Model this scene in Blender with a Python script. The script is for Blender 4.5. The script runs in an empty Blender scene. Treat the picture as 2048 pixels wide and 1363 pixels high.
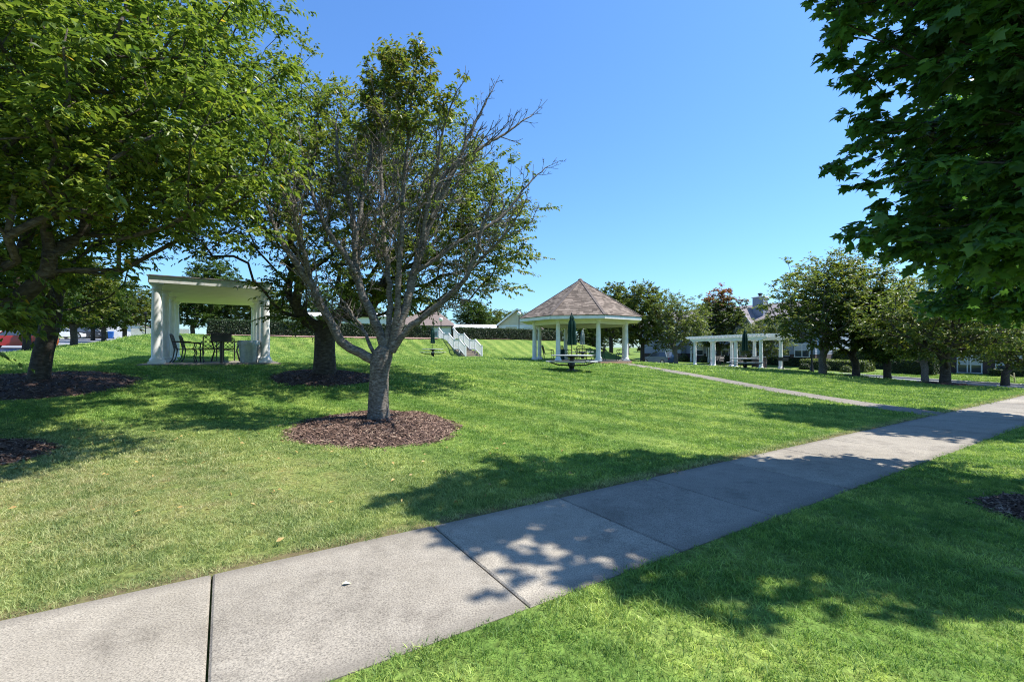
import bpy, math, random
import numpy as np
from mathutils import Vector, Matrix

# ------------------------------------------------------------------ camera, sky, sun, exposure
SC = bpy.context.scene
COL = SC.collection
R = math.radians
SUN_EL, SUN_AZ = 60.0, 3.0            # elevation; azimuth from +X towards +Y
cam_data = bpy.data.cameras.new('camera')
cam = bpy.data.objects.new('camera', cam_data)
COL.objects.link(cam)
cam_data.sensor_width = 36.0
cam_data.lens = 16.0
cam_data.shift_y = 0.009
cam_data.clip_start = 0.05
cam_data.clip_end = 3000.0
cam.location = (0, 0, 1.575)
cam.rotation_euler = (R(90), 0, 0)
SC.camera = cam

world = bpy.data.worlds.new('World')
SC.world = world
world.use_nodes = True
wn = world.node_tree
for n in list(wn.nodes):
    wn.nodes.remove(n)
sky = wn.nodes.new('ShaderNodeTexSky')
sky.sky_type = 'NISHITA'
sky.sun_disc = False
sky.sun_elevation = R(SUN_EL)
sky.sun_rotation = R(90 - SUN_AZ)
sky.air_density = 1.25
sky.dust_density = 0.5
sky.ozone_density = 3.0
bg = wn.nodes.new('ShaderNodeBackground')
bg.inputs['Strength'].default_value = 0.115
wo = wn.nodes.new('ShaderNodeOutputWorld')
tint = wn.nodes.new('ShaderNodeMix')            # the photograph's saturated blue
tint.data_type = 'RGBA'
tint.blend_type = 'MULTIPLY'
tint.inputs[0].default_value = 1.0
tint.inputs[7].default_value = (0.48, 0.72, 1.0, 1)
wn.links.new(sky.outputs[0], tint.inputs[6])
wn.links.new(tint.outputs[2], bg.inputs[0])
wn.links.new(bg.outputs[0], wo.inputs[0])

sun_data = bpy.data.lights.new('sun', 'SUN')
sun_data.energy = 4.5
sun_data.angle = R(0.55)
sun_data.color = (1.0, 0.955, 0.88)
sun = bpy.data.objects.new('sun', sun_data)
COL.objects.link(sun)
sdir = Vector((math.cos(R(SUN_EL)) * math.cos(R(SUN_AZ)), math.cos(R(SUN_EL)) * math.sin(R(SUN_AZ)), math.sin(R(SUN_EL))))
sun.rotation_euler = sdir.to_track_quat('Z', 'Y').to_euler()
sun.location = sdir * 60

SC.view_settings.view_transform = 'Standard'
SC.view_settings.look = 'None'
SC.view_settings.exposure = 1.08
SC.view_settings.gamma = 1.0
SC.view_settings.use_curve_mapping = False
SC.render.engine = 'CYCLES'
cy = SC.cycles
cy.filter_width = 1.1
cy.max_bounces = 6
cy.diffuse_bounces = 3
cy.glossy_bounces = 2
cy.transmission_bounces = 4
cy.transparent_max_bounces = 6
cy.caustics_reflective = False
cy.caustics_refractive = False
cy.use_denoising = True
cy.denoiser = 'OPENIMAGEDENOISE'
cy.denoising_input_passes = 'RGB_ALBEDO_NORMAL'
cy.denoising_prefilter = 'NONE'

# ------------------------------------------------------------------ terrain: t along the pavement, d away from its far edge
U=np.array([.8446,.5354]);N=np.array([-.5354,.8446]);D0=3.817
DK=np.array([-60,-6,0,2.5,5.3,8,10.6,13.3,18.4,24,29,32.5,36.5,45,70,120.])
TK=np.array([-40,-13,-8,-3.5,2.5,8,14,19.5,26,33,40,44,51,58,90.])
ZT=np.array([
[0,0,0,.1,.2,.3,.4,.5,.7,.95,1.1,1.25,1.4,1.75,2.8,4.5],
[0,0,0,.1,.2,.3,.4,.5,.65,.85,1.05,1.18,1.33,1.7,2.75,4.5],
[0,0,0,.12,.3,.55,.82,1.05,1.25,1.4,1.5,1.6,1.75,2.1,2.9,4.6],
[0,0,0,.12,.28,.58,.88,1.13,1.25,1.5,1.95,2.4,2.7,2.75,3.1,4.6],
[0,0,0,.1,.27,.56,.86,1.10,1.15,1.2,1.25,1.5,2.7,2.75,3.1,4.6],
[0,0,0,.09,.24,.5,.75,.92,1.02,1.05,1.05,1.1,2.7,2.75,3.0,4.5],
[0,0,0,.08,.22,.42,.6,.75,.95,1.0,1.0,1.0,2.7,2.75,3.0,4],
[0,0,0,.06,.2,.38,.54,.7,.93,.95,.95,.95,2.7,2.75,2.9,3.8],
[0,0,0,.05,.15,.25,.35,.45,.6,.7,.75,.9,2.7,2.75,2.8,3.5],
[-.4,-.42,-.42,-.42,-.32,-.12,.08,.18,.25,.3,.4,.75,2.6,2.65,2.6,3],
[-.9,-.92,-.92,-.9,-.82,-.66,-.46,-.28,-.1,0,.08,.45,1.1,1.2,1.2,2.5],
[-1.1,-1.08,-1.05,-1.02,-.98,-.92,-.85,-.75,-.6,-.45,-.3,-.25,-.2,0,.6,2.3],
[-1.1,-1.08,-1.05,-1.02,-.98,-.92,-.85,-.75,-.6,-.45,-.3,-.25,-.2,0,.6,2.3],
[-.8,-.75,-.7,-.68,-.65,-.62,-.6,-.55,-.45,-.3,-.15,-.1,-.05,.1,.7,2.3],
[-.6,-.55,-.5,-.48,-.45,-.42,-.4,-.35,-.25,-.1,.05,.1,.15,.3,.9,2.5]])
def pch(xk,Y,xq):
    xq=np.clip(xq,xk[0],xk[-1]); h=np.diff(xk); dl=np.diff(Y,axis=0)/h[:,None]
    m=np.zeros_like(Y)
    a,b=dl[:-1],dl[1:]; s=np.where(a*b>0,2*a*b/np.where(a+b==0,1,a+b),0)
    m[1:-1]=s; m[0]=dl[0]; m[-1]=dl[-1]
    i=np.clip(np.searchsorted(xk,xq,side='right')-1,0,len(xk)-2); 
    j=np.arange(Y.shape[1]) if Y.shape[1]==len(xq) else np.zeros(len(xq),int)
    hh=h[i]; t=(xq-xk[i])/hh
    return ((2*t**3-3*t**2+1)*Y[i,j]+(t**3-2*t**2+t)*hh*m[i,j]+(-2*t**3+3*t**2)*Y[i+1,j]+(t**3-t**2)*hh*m[i+1,j])
def gtd(t,d):
    t=np.atleast_1d(np.asarray(t,float));d=np.atleast_1d(np.asarray(d,float))
    rows=np.stack([pch(DK,ZT[k][:,None],d) for k in range(len(TK))])
    return pch(TK,rows,t)
def td(x,y): return x*U[0]+y*U[1], x*N[0]+y*N[1]-D0
def gz(x,y): 
    t,d=td(np.asarray(x,float),np.asarray(y,float)); return gtd(t,d)
def xy(t,d): return t*U+(d+D0)*N

def gz1(x, y):
    return float(gz(np.array([x]), np.array([y]))[0])
def P(t, d):
    p = xy(t, d)
    return float(p[0]), float(p[1])
ANG_U = math.atan2(U[1], U[0])

# ------------------------------------------------------------------ mesh helpers
def fast_mesh(name, v, f, smooth=False):
    """v (n,3), f (m,k) arrays -> mesh"""
    v = np.asarray(v, np.float32)
    f = np.asarray(f, np.int32)
    me = bpy.data.meshes.new(name)
    m, k = f.shape
    me.vertices.add(len(v))
    me.vertices.foreach_set('co', v.ravel())
    me.loops.add(m * k)
    me.loops.foreach_set('vertex_index', f.ravel())
    me.polygons.add(m)
    me.polygons.foreach_set('loop_start', np.arange(0, m * k, k, dtype=np.int32))
    if smooth:
        me.polygons.foreach_set('use_smooth', np.ones(m, bool))
    me.update(calc_edges=True)
    return me

def link(name, data, parent=None, material=None):
    o = bpy.data.objects.new(name, data)
    COL.objects.link(o)
    if parent is not None:
        o.parent = parent
    if material is not None and data is not None and not data.materials:
        data.materials.append(material)
    return o

def tag(o, label=None, cat=None, group=None, kind=None):
    if label: o['label'] = label
    if cat: o['category'] = cat
    if group: o['group'] = group
    if kind: o['kind'] = kind
    return o

def thing(name, label, cat, loc=(0, 0, 0), rz=0.0, group=None):
    o = bpy.data.objects.new(name, None)
    o.empty_display_size = 0.3
    COL.objects.link(o)
    o.location = loc
    o.rotation_euler = (0, 0, rz)
    return tag(o, label, cat, group)

def copy_tree(o, parent=None):
    c = o.copy()
    COL.objects.link(c)
    c.parent = parent
    for ch in list(o.children):
        copy_tree(ch, c)
    return c

class MB:
    def __init__(self):
        self.v, self.f = [], []
    def add(self, vs, fs):
        o = len(self.v)
        self.v += [tuple(float(a) for a in p) for p in vs]
        self.f += [tuple(i + o for i in q) for q in fs]
        return self
    def box(self, x0, x1, y0, y1, z0, z1, c=0.0):
        """box, optionally with a chamfer c on the top edges"""
        vs = [(x0, y0, z0), (x1, y0, z0), (x1, y1, z0), (x0, y1, z0)]
        if c:
            vs += [(x0, y0, z1 - c), (x1, y0, z1 - c), (x1, y1, z1 - c), (x0, y1, z1 - c),
                   (x0 + c, y0 + c, z1), (x1 - c, y0 + c, z1), (x1 - c, y1 - c, z1), (x0 + c, y1 - c, z1)]
            fs = [(3, 2, 1, 0), (8, 9, 10, 11)]
            for b in (0, 4):
                fs += [(b + i, b + (i + 1) % 4, b + 4 + (i + 1) % 4, b + 4 + i) for i in range(4)]
        else:
            vs += [(x0, y0, z1), (x1, y0, z1), (x1, y1, z1), (x0, y1, z1)]
            fs = [(3, 2, 1, 0), (4, 5, 6, 7)] + [(i, (i + 1) % 4, 4 + (i + 1) % 4, 4 + i) for i in range(4)]
        return self.add(vs, fs)
    def cbox(self, c, s, rz=0.0, ch=0.0):
        m = MB().box(-s[0] / 2, s[0] / 2, -s[1] / 2, s[1] / 2, -s[2] / 2, s[2] / 2, ch)
        ca, sa = math.cos(rz), math.sin(rz)
        return self.add([(c[0] + x * ca - y * sa, c[1] + x * sa + y * ca, c[2] + z) for x, y, z in m.v], m.f)
    def bar(self, a, b, w, h=None, up=(0, 0, 1)):
        a, b = Vector(a), Vector(b)
        h = w if h is None else h
        d = (b - a).normalized()
        s = d.cross(Vector(up))
        if s.length < 1e-4:
            s = Vector((1, 0, 0))
        s.normalize()
        n = s.cross(d)
        vs = []
        for p in (a, b):
            vs += [p - s * w / 2 - n * h / 2, p + s * w / 2 - n * h / 2, p + s * w / 2 + n * h / 2, p - s * w / 2 + n * h / 2]
        return self.add(vs, [(0, 1, 2, 3), (7, 6, 5, 4)] + [(i + 4, (i + 1) % 4 + 4, (i + 1) % 4, i) for i in range(4)])
    def tube(self, pts, rad, n=6, cap=True):
        pts = [Vector(p) for p in pts]
        if not hasattr(rad, '__len__'):
            rad = [rad] * len(pts)
        vs, fs = [], []
        ref = None
        for i, p in enumerate(pts):
            d = (pts[min(i + 1, len(pts) - 1)] - pts[max(i - 1, 0)])
            d = d.normalized() if d.length > 1e-9 else Vector((0, 0, 1))
            if ref is None:
                ref = d.orthogonal().normalized()
            ref = ref - d * ref.dot(d)
            ref = ref.normalized() if ref.length > 1e-6 else d.orthogonal().normalized()
            s = d.cross(ref)
            for k in range(n):
                a = 2 * math.pi * k / n
                vs.append(p + (ref * math.cos(a) + s * math.sin(a)) * rad[i])
        for i in range(len(pts) - 1):
            for k in range(n):
                a, b = i * n + k, i * n + (k + 1) % n
                fs.append((a, b, b + n, a + n))
        if cap:
            fs.append(tuple(range(n - 1, -1, -1)))
            fs.append(tuple(range((len(pts) - 1) * n, len(pts) * n)))
        return self.add(vs, fs)
    def lathe(self, prof, n=20, c=(0, 0, 0), ph=0.0, fold=None):
        vs, fs = [], []
        for r, z in prof:
            for k in range(n):
                a = ph + 2 * math.pi * k / n
                rr = r * (fold(k, z) if fold else 1)
                vs.append((c[0] + rr * math.cos(a), c[1] + rr * math.sin(a), c[2] + z))
        for i in range(len(prof) - 1):
            for k in range(n):
                a, b = i * n + k, i * n + (k + 1) % n
                fs.append((a, b, b + n, a + n))
        fs.append(tuple(range(n - 1, -1, -1)))
        fs.append(tuple(range((len(prof) - 1) * n, len(prof) * n)))
        return self.add(vs, fs)
    def prism(self, poly, y0, y1):
        """polygon in x,z extruded along y"""
        n = len(poly)
        vs = [(x, y0, z) for x, z in poly] + [(x, y1, z) for x, z in poly]
        fs = [tuple(range(n)), tuple(range(2 * n - 1, n - 1, -1))] + [(i + n, (i + 1) % n + n, (i + 1) % n, i) for i in range(n)]
        return self.add(vs, fs)
    def build(self, name, material, parent=None, smooth=False):
        me = bpy.data.meshes.new(name)
        me.from_pydata(self.v, [], self.f)
        if smooth:
            me.polygons.foreach_set('use_smooth', np.ones(len(me.polygons), bool))
            try:
                me.set_sharp_from_angle(angle=R(40))
            except Exception:
                pass
        me.update()
        return link(name, me, parent, material)

# ------------------------------------------------------------------ materials
def new_mat(name):
    m = bpy.data.materials.new(name)
    m.use_nodes = True
    nt = m.node_tree
    for n in list(nt.nodes):
        nt.nodes.remove(n)
    return m, nt
def nd(nt, typ, **kw):
    n = nt.nodes.new(typ)
    for k, v in kw.items():
        if k.startswith('in_'):
            n.inputs[int(k[3:])].default_value = v
        else:
            setattr(n, k, v)
    return n
def ramp(nt, fac, stops):
    r = nt.nodes.new('ShaderNodeValToRGB')
    el = r.color_ramp.elements
    while len(el) < len(stops):
        el.new(0.5)
    for e, (p, c) in zip(el, stops):
        e.position = p
        e.color = (c[0], c[1], c[2], 1)
    nt.links.new(fac, r.inputs[0])
    return r.outputs[0]
def mixc(nt, fac, a, b, blend='MIX'):
    m = nt.nodes.new('ShaderNodeMix')
    m.data_type = 'RGBA'
    m.blend_type = blend
    for s, v in ((m.inputs[0], fac), (m.inputs[6], a), (m.inputs[7], b)):
        if hasattr(v, 'is_linked'):
            nt.links.new(v, s)
        elif isinstance(v, (int, float)):
            s.default_value = v
        else:
            s.default_value = (v[0], v[1], v[2], 1)
    return m.outputs[2]
def mth(nt, op, a, b=None, clamp=False):
    m = nt.nodes.new('ShaderNodeMath')
    m.operation = op
    m.use_clamp = clamp
    for s, v in zip(m.inputs, (a, b)):
        if v is None:
            continue
        if hasattr(v, 'is_linked'):
            nt.links.new(v, s)
        else:
            s.default_value = v
    return m.outputs[0]
def noise(nt, vec, scale, detail=3.0, rough=0.55):
    n = nt.nodes.new('ShaderNodeTexNoise')
    n.inputs['Scale'].default_value = scale
    n.inputs['Detail'].default_value = detail
    n.inputs['Roughness'].default_value = rough
    if vec is not None:
        nt.links.new(vec, n.inputs['Vector'])
    return n.outputs['Fac']
def pos(nt):
    return nt.nodes.new('ShaderNodeNewGeometry').outputs['Position']
def objco(nt):
    return nt.nodes.new('ShaderNodeTexCoord').outputs['Object']
def finish(nt, color, rough=0.6, bump=None, bdist=0.01, bstr=0.5, metallic=0.0, spec=0.5):
    b = nt.nodes.new('ShaderNodeBsdfPrincipled')
    if hasattr(color, 'is_linked'):
        nt.links.new(color, b.inputs['Base Color'])
    else:
        b.inputs['Base Color'].default_value = (*color, 1)
    if hasattr(rough, 'is_linked'):
        nt.links.new(rough, b.inputs['Roughness'])
    else:
        b.inputs['Roughness'].default_value = rough
    b.inputs['Metallic'].default_value = metallic
    b.inputs['Specular IOR Level'].default_value = spec
    if bump is not None:
        bm = nt.nodes.new('ShaderNodeBump')
        bm.inputs['Distance'].default_value = bdist
        bm.inputs['Strength'].default_value = bstr
        nt.links.new(bump, bm.inputs['Height'])
        nt.links.new(bm.outputs[0], b.inputs['Normal'])
    o = nt.nodes.new('ShaderNodeOutputMaterial')
    nt.links.new(b.outputs[0], o.inputs[0])
    return b
def pmat(name, c1, c2=None, scale=4.0, rough=0.6, bump=0.0, metallic=0.0, spec=0.4, fine=None):
    """two-tone noise material in world space with optional fine relief"""
    m, nt = new_mat(name)
    p = pos(nt)
    c2 = c2 or tuple(x * 0.8 for x in c1)
    f = noise(nt, p, scale, 5.0, 0.6)
    col = ramp(nt, f, [(0.3, c1), (0.72, c2)])
    h = noise(nt, p, fine or scale * 9, 3.0) if bump else None
    finish(nt, col, rough, h, bump or 0.01, 0.6, metallic, spec)
    return m

M = {}
M['white'] = pmat('white_paint', (0.80, 0.80, 0.78), (0.64, 0.63, 0.60), 3.5, 0.5)
M['cream'] = pmat('cream_soffit', (0.74, 0.72, 0.62), (0.66, 0.64, 0.54), 2.0, 0.55)
M['dark_metal'] = pmat('dark_metal', (0.012, 0.011, 0.011), (0.022, 0.02, 0.02), 9, 0.42, spec=0.5)
M['black'] = pmat('black_paint', (0.010, 0.011, 0.012), (0.02, 0.02, 0.02), 6, 0.4)
M['galv'] = pmat('galvanised_steel', (0.42, 0.46, 0.47), (0.26, 0.30, 0.32), 9, 0.42, metallic=0.75)
M['plastic_bag'] = pmat('bag_film', (0.5, 0.55, 0.58), (0.36, 0.41, 0.44), 14, 0.25)
M['table_grey'] = pmat('table_grey', (0.42, 0.43, 0.42), (0.30, 0.31, 0.30), 6, 0.55)
M['umb'] = pmat('umbrella_green', (0.010, 0.040, 0.030), (0.02, 0.060, 0.044), 5, 0.75, spec=0.2)
M['umb_pale'] = pmat('umbrella_pale', (0.30, 0.33, 0.30), (0.20, 0.24, 0.21), 5, 0.75, spec=0.2)
M['wood_pole'] = pmat('umbrella_pole', (0.10, 0.065, 0.04), (0.06, 0.04, 0.028), 8, 0.5)
M['glass'] = pmat('window_glass', (0.035, 0.045, 0.06), (0.06, 0.075, 0.09), 0.6, 0.06, spec=0.9)
M['blind'] = pmat('window_blind', (0.55, 0.56, 0.56), (0.48, 0.49, 0.5), 3, 0.6)
M['asphalt'] = pmat('asphalt', (0.22, 0.23, 0.25), (0.16, 0.17, 0.185), 0.7, 0.85, bump=0.006, fine=60)
M['kerb'] = pmat('kerb_concrete', (0.42, 0.41, 0.39), (0.32, 0.31, 0.29), 1.2, 0.85, bump=0.004, fine=40)
M['grey_siding'] = pmat('grey_siding', (0.30, 0.33, 0.38), (0.26, 0.29, 0.34), 0.8, 0.6)
M['white_siding'] = pmat('white_siding', (0.74, 0.74, 0.72), (0.66, 0.66, 0.63), 0.7, 0.55)
M['tan_siding'] = pmat('tan_siding', (0.56, 0.50, 0.38), (0.50, 0.45, 0.34), 0.7, 0.6)
M['door'] = pmat('dark_door', (0.035, 0.045, 0.05), (0.05, 0.06, 0.065), 3, 0.4)
M['tyre'] = pmat('tyre_rubber', (0.015, 0.015, 0.016), (0.025, 0.025, 0.025), 8, 0.8)
M['rim'] = pmat('wheel_rim', (0.55, 0.56, 0.58), (0.42, 0.43, 0.45), 5, 0.3, metallic=0.8)
M['car_red'] = pmat('car_red', (0.42, 0.012, 0.016), (0.38, 0.01, 0.014), 1.0, 0.18, spec=0.7)
M['car_white'] = pmat('car_white', (0.75, 0.76, 0.78), (0.70, 0.71, 0.73), 1.0, 0.2, spec=0.6)
M['car_dark'] = pmat('car_dark', (0.03, 0.036, 0.048), (0.04, 0.046, 0.058), 1.0, 0.2, spec=0.6)
M['car_grey'] = pmat('car_blue_grey', (0.13, 0.19, 0.22), (0.10, 0.15, 0.18), 1.0, 0.25, spec=0.6)
M['lamp_red'] = pmat('tail_lamp', (0.35, 0.01, 0.01), (0.28, 0.01, 0.01), 5, 0.2)
M['lamp_clear'] = pmat('head_lamp', (0.6, 0.62, 0.64), (0.5, 0.52, 0.54), 5, 0.15)
M['bin_blue'] = pmat('bin_blue', (0.02, 0.12, 0.42), (0.015, 0.10, 0.36), 3, 0.45)
M['bin_green'] = pmat('bin_olive', (0.06, 0.09, 0.04), (0.05, 0.075, 0.035), 3, 0.5)
M['globe'] = pmat('lamp_globe', (0.78, 0.76, 0.66), (0.72, 0.70, 0.6), 4, 0.3)
M['stone_step'] = pmat('stair_treads', (0.26, 0.21, 0.16), (0.17, 0.14, 0.11), 2.2, 0.8, bump=0.004, fine=30)
M['timber'] = pmat('bare_timber', (0.55, 0.48, 0.30), (0.45, 0.38, 0.24), 4, 0.7)
M['yellow_leaf'] = pmat('yellow_leaf', (0.42, 0.33, 0.10), (0.24, 0.13, 0.05), 30, 0.5)
M['pale_leaf'] = pmat('pale_leaf', (0.60, 0.60, 0.40), (0.50, 0.50, 0.28), 60, 0.5)

def mat_concrete():
    m, nt = new_mat('concrete')
    p = pos(nt)
    big = noise(nt, p, 0.55, 6.0, 0.65)
    speck = noise(nt, p, 95.0, 3.0, 0.7)
    mid = noise(nt, p, 7.0, 5.0, 0.7)
    c = ramp(nt, big, [(0.28, (0.235, 0.21, 0.17)), (0.5, (0.31, 0.28, 0.232)), (0.75, (0.355, 0.322, 0.268))])
    c = mixc(nt, 0.55, c, ramp(nt, mid, [(0.3, (0.72, 0.71, 0.70)), (0.6, (1.0, 1.0, 1.0)), (0.8, (1.12, 1.11, 1.1))]), 'MULTIPLY')
    c = mixc(nt, 0.9, c, ramp(nt, speck, [(0.33, (0.40, 0.39, 0.39)), (0.5, (0.95, 0.95, 0.95)), (0.7, (1.4, 1.38, 1.35))]), 'MULTIPLY')
    st = noise(nt, p, 1.7, 7.0, 0.72)
    c = mixc(nt, 0.75, c, ramp(nt, st, [(0.34, (0.62, 0.61, 0.61)), (0.47, (0.95, 0.95, 0.95)), (0.75, (1.08, 1.07, 1.06))]), 'MULTIPLY')
    rnd = nt.nodes.new('ShaderNodeObjectInfo').outputs['Random']
    c = mixc(nt, 1.0, c, ramp(nt, rnd, [(0.0, (0.80, 0.80, 0.80)), (1.0, (1.13, 1.12, 1.09))]), 'MULTIPLY')
    sp = nt.nodes.new('ShaderNodeSeparateXYZ')
    nt.links.new(p, sp.inputs[0])
    de = mth(nt, 'ADD', mth(nt, 'ADD', mth(nt, 'MULTIPLY', sp.outputs[0], float(N[0])), mth(nt, 'MULTIPLY', sp.outputs[1], float(N[1]))), 0.76 - D0)
    de = mth(nt, 'MULTIPLY', mth(nt, 'SUBTRACT', mth(nt, 'ADD', mth(nt, 'ABSOLUTE', de), mth(nt, 'MULTIPLY', st, 0.22)), 0.74, True), 9.0, True)
    c = mixc(nt, mth(nt, 'MULTIPLY', de, 0.55), c, (0.13, 0.115, 0.095))
    h = mth(nt, 'ADD', speck, mth(nt, 'MULTIPLY', mid, 0.6))
    finish(nt, c, 0.88, h, 0.004, 0.7, spec=0.25)
    return m
M['concrete'] = mat_concrete()

def mat_brick(name, c1, c2, mortar, scale):
    m, nt = new_mat(name)
    b = nt.nodes.new('ShaderNodeTexBrick')
    nt.links.new(objco(nt), b.inputs['Vector'])
    mp = nt.nodes.new('ShaderNodeMapping')
    mp.inputs['Rotation'].default_value = (R(90), 0, 0)
    nt.links.new(nt.nodes['Texture Coordinate'].outputs['Object'], mp.inputs['Vector'])
    nt.links.new(mp.outputs[0], b.inputs['Vector'])
    b.inputs['Color1'].default_value = (*c1, 1)
    b.inputs['Color2'].default_value = (*c2, 1)
    b.inputs['Mortar'].default_value = (*mortar, 1)
    b.inputs['Scale'].default_value = scale
    b.inputs['Mortar Size'].default_value = 0.015
    finish(nt, b.outputs['Color'], 0.85)
    return m
M['brick'] = mat_brick('dark_brick', (0.075, 0.040, 0.034), (0.05, 0.032, 0.03), (0.13, 0.12, 0.11), 4.0)
M['brick_red'] = mat_brick('red_brick', (0.36, 0.19, 0.13), (0.28, 0.14, 0.10), (0.35, 0.32, 0.28), 4.0)

def mat_shingle(name, cols):
    """colour only: each shingle strip carries its own 'var' value"""
    m, nt = new_mat(name)
    a = nt.nodes.new('ShaderNodeAttribute')
    a.attribute_name = 'var'
    c = ramp(nt, a.outputs['Fac'], [(0.0, cols[0]), (0.5, cols[1]), (1.0, cols[2])])
    n = noise(nt, pos(nt), 45.0, 4.0, 0.7)
    c = mixc(nt, 0.6, c, ramp(nt, n, [(0.3, (0.6, 0.6, 0.6)), (0.7, (1.25, 1.25, 1.25))]), 'MULTIPLY')
    finish(nt, c, 0.92, n, 0.004, 0.6, spec=0.2)
    return m
M['shingle'] = mat_shingle('brown_shingles', [(0.098, 0.077, 0.061), (0.18, 0.143, 0.114), (0.27, 0.218, 0.175)])
M['roof_brown'] = pmat('roof_brown', (0.20, 0.155, 0.13), (0.13, 0.10, 0.085), 3.5, 0.9, bump=0.01, fine=14)
M['roof_grey'] = pmat('roof_grey', (0.24, 0.215, 0.22), (0.17, 0.155, 0.16), 3.0, 0.9, bump=0.01, fine=14)

def mat_bark(name, c1, c2, c3, scale=10.0):
    m, nt = new_mat(name)
    p = pos(nt)
    mp = nt.nodes.new('ShaderNodeMapping')
    mp.inputs['Scale'].default_value = (1.0, 1.0, 2.6)
    nt.links.new(p, mp.inputs['Vector'])
    n1 = noise(nt, mp.outputs[0], scale, 6.0, 0.7)
    n2 = noise(nt, p, 2.6, 3.0)
    c = ramp(nt, n1, [(0.32, c1), (0.52, c2), (0.72, c3)])
    c = mixc(nt, 0.5, c, ramp(nt, n2, [(0.35, (0.6, 0.6, 0.58)), (0.65, (1.25, 1.22, 1.15))]), 'MULTIPLY')
    finish(nt, c, 0.85, n1, 0.03, 0.9, spec=0.2)
    return m
M['bark'] = mat_bark('cherry_bark', (0.028, 0.022, 0.018), (0.075, 0.062, 0.052), (0.15, 0.135, 0.115))
M['bark_grey'] = mat_bark('pale_cherry_bark', (0.045, 0.037, 0.031), (0.16, 0.14, 0.12), (0.36, 0.335, 0.30), 14.0)
M['bark_dark'] = mat_bark('maple_bark', (0.025, 0.02, 0.017), (0.06, 0.05, 0.042), (0.11, 0.10, 0.085))

def mat_leaf(name, stops, trans=0.42, rough=0.42, spec=0.4):
    m, nt = new_mat(name)
    a = nt.nodes.new('ShaderNodeAttribute')
    a.attribute_name = 'var'
    c = ramp(nt, a.outputs['Fac'], stops)
    b = nt.nodes.new('ShaderNodeBsdfPrincipled')
    nt.links.new(c, b.inputs['Base Color'])
    b.inputs['Roughness'].default_value = rough
    b.inputs['Specular IOR Level'].default_value = spec
    t = nt.nodes.new('ShaderNodeBsdfTranslucent')
    tc = mixc(nt, 1.0, c, (1.5, 1.6, 0.75), 'MULTIPLY')
    nt.links.new(tc, t.inputs['Color'])
    mx = nt.nodes.new('ShaderNodeMixShader')
    mx.inputs[0].default_value = trans
    nt.links.new(b.outputs[0], mx.inputs[1])
    nt.links.new(t.outputs[0], mx.inputs[2])
    o = nt.nodes.new('ShaderNodeOutputMaterial')
    nt.links.new(mx.outputs[0], o.inputs[0])
    return m
M['leaf_cherry'] = mat_leaf('cherry_leaves', [(0.0, (0.058, 0.10, 0.024)), (0.45, (0.13, 0.185, 0.038)), (0.8, (0.24, 0.275, 0.054)), (0.97, (0.30, 0.30, 0.06)), (1.0, (0.42, 0.27, 0.05))])
M['leaf_olive'] = mat_leaf('olive_cherry_leaves', [(0.0, (0.06, 0.095, 0.026)), (0.5, (0.135, 0.17, 0.042)), (0.8, (0.215, 0.225, 0.055)), (1.0, (0.21, 0.15, 0.055))])
M['leaf_bronze'] = mat_leaf('bronze_cherry_leaves', [(0.0, (0.065, 0.11, 0.026)), (0.45, (0.12, 0.165, 0.036)), (0.75, (0.15, 0.145, 0.042)), (1.0, (0.17, 0.09, 0.045))])
M['leaf_maple'] = mat_leaf('maple_leaves', [(0.0, (0.045, 0.10, 0.028)), (0.6, (0.085, 0.175, 0.042)), (1.0, (0.16, 0.26, 0.055))], 0.5, 0.42, 0.35)
M['leaf_mid'] = mat_leaf('mid_green_leaves', [(0.0, (0.03, 0.06, 0.016)), (0.6, (0.07, 0.115, 0.028)), (1.0, (0.13, 0.16, 0.04))])
M['leaf_gold'] = mat_leaf('golden_green_leaves', [(0.0, (0.05, 0.075, 0.015)), (0.55, (0.12, 0.15, 0.028)), (1.0, (0.22, 0.20, 0.04))])
M['leaf_red'] = mat_leaf('turning_maple_leaves', [(0.0, (0.05, 0.085, 0.02)), (0.45, (0.11, 0.14, 0.03)), (0.62, (0.22, 0.15, 0.035)), (0.8, (0.26, 0.085, 0.03)), (1.0, (0.25, 0.045, 0.03))])
M['leaf_hedge'] = mat_leaf('hedge_leaves', [(0.0, (0.014, 0.032, 0.012)), (0.6, (0.035, 0.065, 0.02)), (1.0, (0.085, 0.12, 0.03))], 0.2)
M['leaf_shrub'] = mat_leaf('shrub_leaves', [(0.0, (0.05, 0.08, 0.02)), (0.6, (0.12, 0.16, 0.04)), (1.0, (0.22, 0.24, 0.07))], 0.25)
M['hedge_core'] = pmat('hedge_core', (0.012, 0.020, 0.008), (0.02, 0.03, 0.012), 5, 0.9)

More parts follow.
